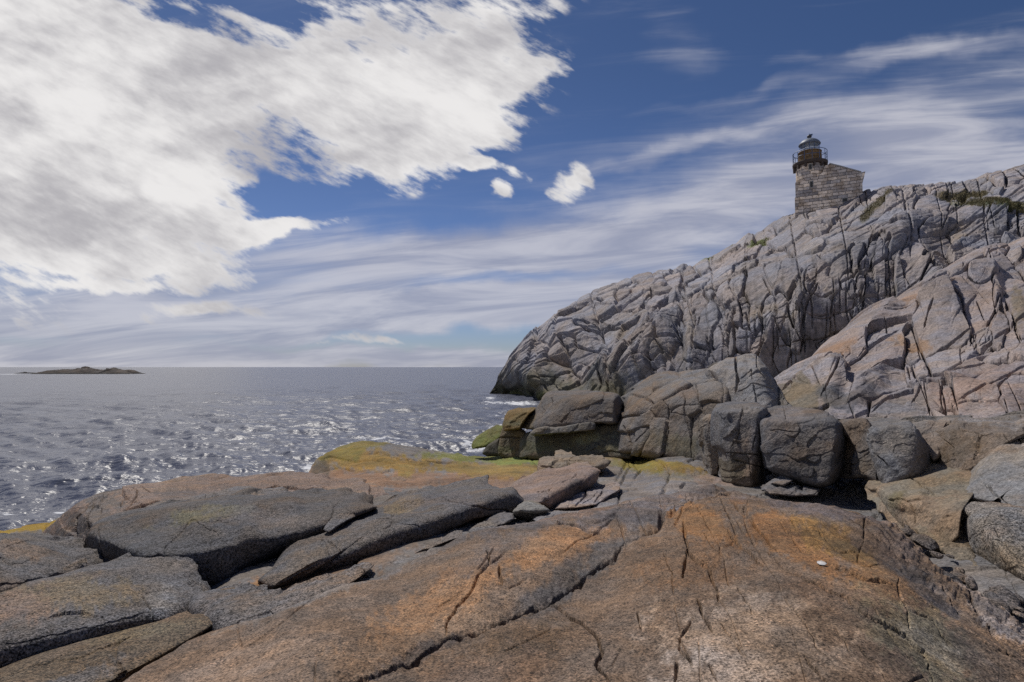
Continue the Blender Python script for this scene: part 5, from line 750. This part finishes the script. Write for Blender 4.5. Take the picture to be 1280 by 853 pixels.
# ------------------------------------------------------------------ islets on the horizon
def islet(label, x0, x1, ywat, top, seed):
    D = float(d_at_z(640, ywat, 0.0)); a = at(x0, ywat, D); b = at(x1, ywat, D); cx = (a[0]+b[0])/2; hw = (b[0]-a[0])/2; nx, ny = 240, 60; u = np.linspace(-1, 1, nx)[:, None]; v = np.linspace(-1, 1, ny)[None]
    X = cx+u*hw+0*v; Y = D+v*hw*.4+0*u; m = top/711*D; q_ = np.stack([X, Y, 0*X], -1)
    H = m*(1-np.abs(v)**2.5)*np.clip((1-np.abs(u)**5), 0, 1)**.8*(0.78+.45*fbm(q_, 1/9., 4, seed)+.3*np.sign(fbm(q_, 1/14., 2, seed+3))*.4); H = np.where((u > -1)&(u < 1)&(np.abs(v) < 1), H, -1)-.3
    P = np.stack([X, Y, H], -1); c = np.array([.085, .07, .06])*(1+.5*fbm(P, .3, 4, 3)[..., None]); c = np.where((H < .8)[..., None], np.array([.03, .027, .024]), c)
    o = grid_mesh('rocky_islet', P, M_CLIFF, np.clip(c, .01, 1), loc=(cx, D, 0)); tag(o, label, 'islet')
islet('long low rocky islet on the horizon at the left', 51, 172, 467.5, 8.2, 5)
islet('tiny flat skerry just left of the long islet', 19, 47, 467.0, 2.6, 9)

# ------------------------------------------------------------------ grass in the hollows of the cliff
px_, py_, P_ = KEEP['headland_cliff']; r = np.random.default_rng(6); msk = np.zeros(px_.shape)
for (x, y, rx, ry, an, c, s_) in GR_CL[:8]:
    a = math.radians(an); ex = px_-x; ey = -(py_-y); msk = np.maximum(msk, np.hypot((ex*math.cos(a)+ey*math.sin(a))/rx, (-ex*math.sin(a)+ey*math.cos(a))/ry) < .95)
idx = np.nonzero(msk.ravel())[0]; idx = r.choice(idx, 12000); B_ = P_.reshape(-1, 3)[idx]+r.normal(0, .12, (12000, 3))*np.array([1, 1, 0]); N_ = len(B_)
hgt = r.uniform(.06, .22, N_); az = r.uniform(0, 6.28, N_); wd = .03; ln = r.normal(0, .1, (N_, 2)); A_ = B_+np.stack([np.cos(az)*wd, np.sin(az)*wd, -.05+0*az], -1); C_ = B_-np.stack([np.cos(az)*wd, np.sin(az)*wd, .05+0*az], -1); T_2 = B_+np.stack([ln[:, 0], ln[:, 1], hgt], -1)
me = bpy.data.meshes.new('grass'); co = np.stack([A_, C_, T_2], 1).reshape(-1, 3).astype(np.float32); me.vertices.add(len(co)); me.vertices.foreach_set('co', co.ravel()); me.loops.add(len(co)); me.loops.foreach_set('vertex_index', np.arange(len(co), dtype=np.int32)); me.polygons.add(N_); me.polygons.foreach_set('loop_start', np.arange(0, 3*N_, 3, dtype=np.int32)); me.polygons.foreach_set('loop_total', np.full(N_, 3, np.int32)); me.update(calc_edges=True)
me.materials.append(simple_mat('dry_grass', (.15, .125, .055), .8, 0, .6, .4)); g = link('grass', me); tag(g, 'short green and brown grass growing in hollows of the cliff', 'grass', kind='stuff')
# ------------------------------------------------------------------ the sea
def sea_mesh():
    nt, nr = 900, 1100; th = np.radians(np.linspace(-62, 40, nt)); u = np.linspace(0, 1, nr)
    dep = 5.0/np.tan(np.radians(np.linspace(38, 0.0, nr)**1.0)+1e-9); ang = np.r_[np.linspace(math.radians(34), math.radians(.6), nr-60), np.geomspace(math.radians(.58), math.radians(0.009), 60)]
    R = 5.0/np.tan(ang); X = R[None]*np.sin(th)[:, None]; Y = R[None]*np.cos(th)[:, None]; Z = np.zeros_like(X)
    r = np.random.default_rng(5); sp_ = np.gradient(R)[None]; spt = R[None]*(th[1]-th[0])
    for k in range(76):
        lam = 0.28*(7.5/0.28)**r.uniform(0, 1); a = math.radians(200+r.normal(0, 30)); kx, ky = math.sin(a)*2*math.pi/lam, math.cos(a)*2*math.pi/lam
        amp = 0.0105*lam**0.80*r.uniform(.5, 1.3); att = np.clip(lam/(3.0*np.abs(sp_))-0.3, 0, 1)*np.clip(lam/(2.5*spt)-.2, 0, 1)
        ph = X*kx+Y*ky+r.uniform(0, 6.28)+0.8*np.sin(0.13*X+0.09*Y+k); Z += att*amp*(1-np.abs(np.sin(ph*0.5)))*1.6 if k % 3 == 0 else att*amp*np.sin(ph)
    P = np.stack([X, Y, Z], -1); rel = P-CAM; Yc = rel[..., 1]; px = 640+F*rel[..., 0]/Yc/math.cos(PITCH); py = 459-F*rel[..., 2]/Yc*-1*-1
    f = np.zeros_like(X)
    for (x, y, rx, ry, s) in [(604, 560, 26, 9, 1.0), (625, 540, 16, 5, .8), (585, 571, 50, 5, .8), (650, 506, 34, 4, .8), (612, 500, 10, 3, .7), (640, 520, 30, 8, .5), (120, 468, 70, 1.0, .45), (172, 466, 8, 1.2, .8), (8, 468, 12, 1.0, 1.0), (400, 590, 40, 5, .35), (560, 560, 40, 8, .3), (60, 650, 50, 8, .3), (388, 592, 14, 3, .9), (480, 552, 60, 2.5, .6), (20, 655, 40, 3, .7), (78, 642, 16, 4, .8), (618, 505, 16, 2, .9)]:
        p0 = at(x, y, d_at_z(x, y, 0.0)); dxm = (X-p0[0])/(rx*p0[1]/F); dym = (1/Y-1/p0[1])/((ry/F)/5.0)
        f = np.maximum(f, s*np.exp(-(dxm**2+dym**2)))
    m = bpy.data.materials.new('sea_water'); m.use_nodes = True; t = NT(m.node_tree); bs = t.n['Principled BSDF']
    pos = t.new('ShaderNodeNewGeometry').outputs['Position']
    bs.inputs['Base Color'].default_value = (0.09, 0.098, 0.135, 1); bs.inputs['Roughness'].default_value = 0.30; bs.inputs['IOR'].default_value = 1.33
    p2 = t.mapping(pos, rot=(0, 0, math.radians(-12)), scale=(1, 2.2, 1))
    h = t.math('ADD', t.math('MULTIPLY', t.noise(p2, 3.0, 3, 0.5, 0.3), 0.07), t.math('MULTIPLY', t.noise(p2, 0.75, 4, 0.55, 0.3), 0.22))
    h = t.math('ADD', h, t.math('MULTIPLY', t.noise(p2, 0.12, 4, 0.6), .9))
    b = t.new('ShaderNodeBump'); b.inputs['Strength'].default_value = 0.65; b.inputs['Distance'].default_value = 1.0; t.l.new(h, b.inputs['Height']); t.l.new(b.outputs[0], bs.inputs['Normal'])
    fo = t.new('ShaderNodeAttribute', attribute_name='foam').outputs['Fac']
    fm = t.ramp(t.math('ADD', fo, t.math('MULTIPLY', t.math('SUBTRACT', t.noise(pos, 1.6, 6, 0.7, 0.5), 0.5), 2.2)), 0.45, 0.75)
    fm = t.math('MULTIPLY', fm, t.ramp(fo, 0.03, 0.3))
    df = t.new('ShaderNodeBsdfDiffuse'); df.inputs[0].default_value = (.72, .73, .75, 1); ms = t.new('ShaderNodeMixShader'); t.l.new(fm, ms.inputs[0]); t.l.new(bs.outputs[0], ms.inputs[1]); t.l.new(df.outputs[0], ms.inputs[2])
    t.l.new(ms.outputs[0], t.n['Material Output'].inputs[0])
    o = grid_mesh('sea_water', P, m, foam=f); o['kind'] = 'structure'
sea_mesh()
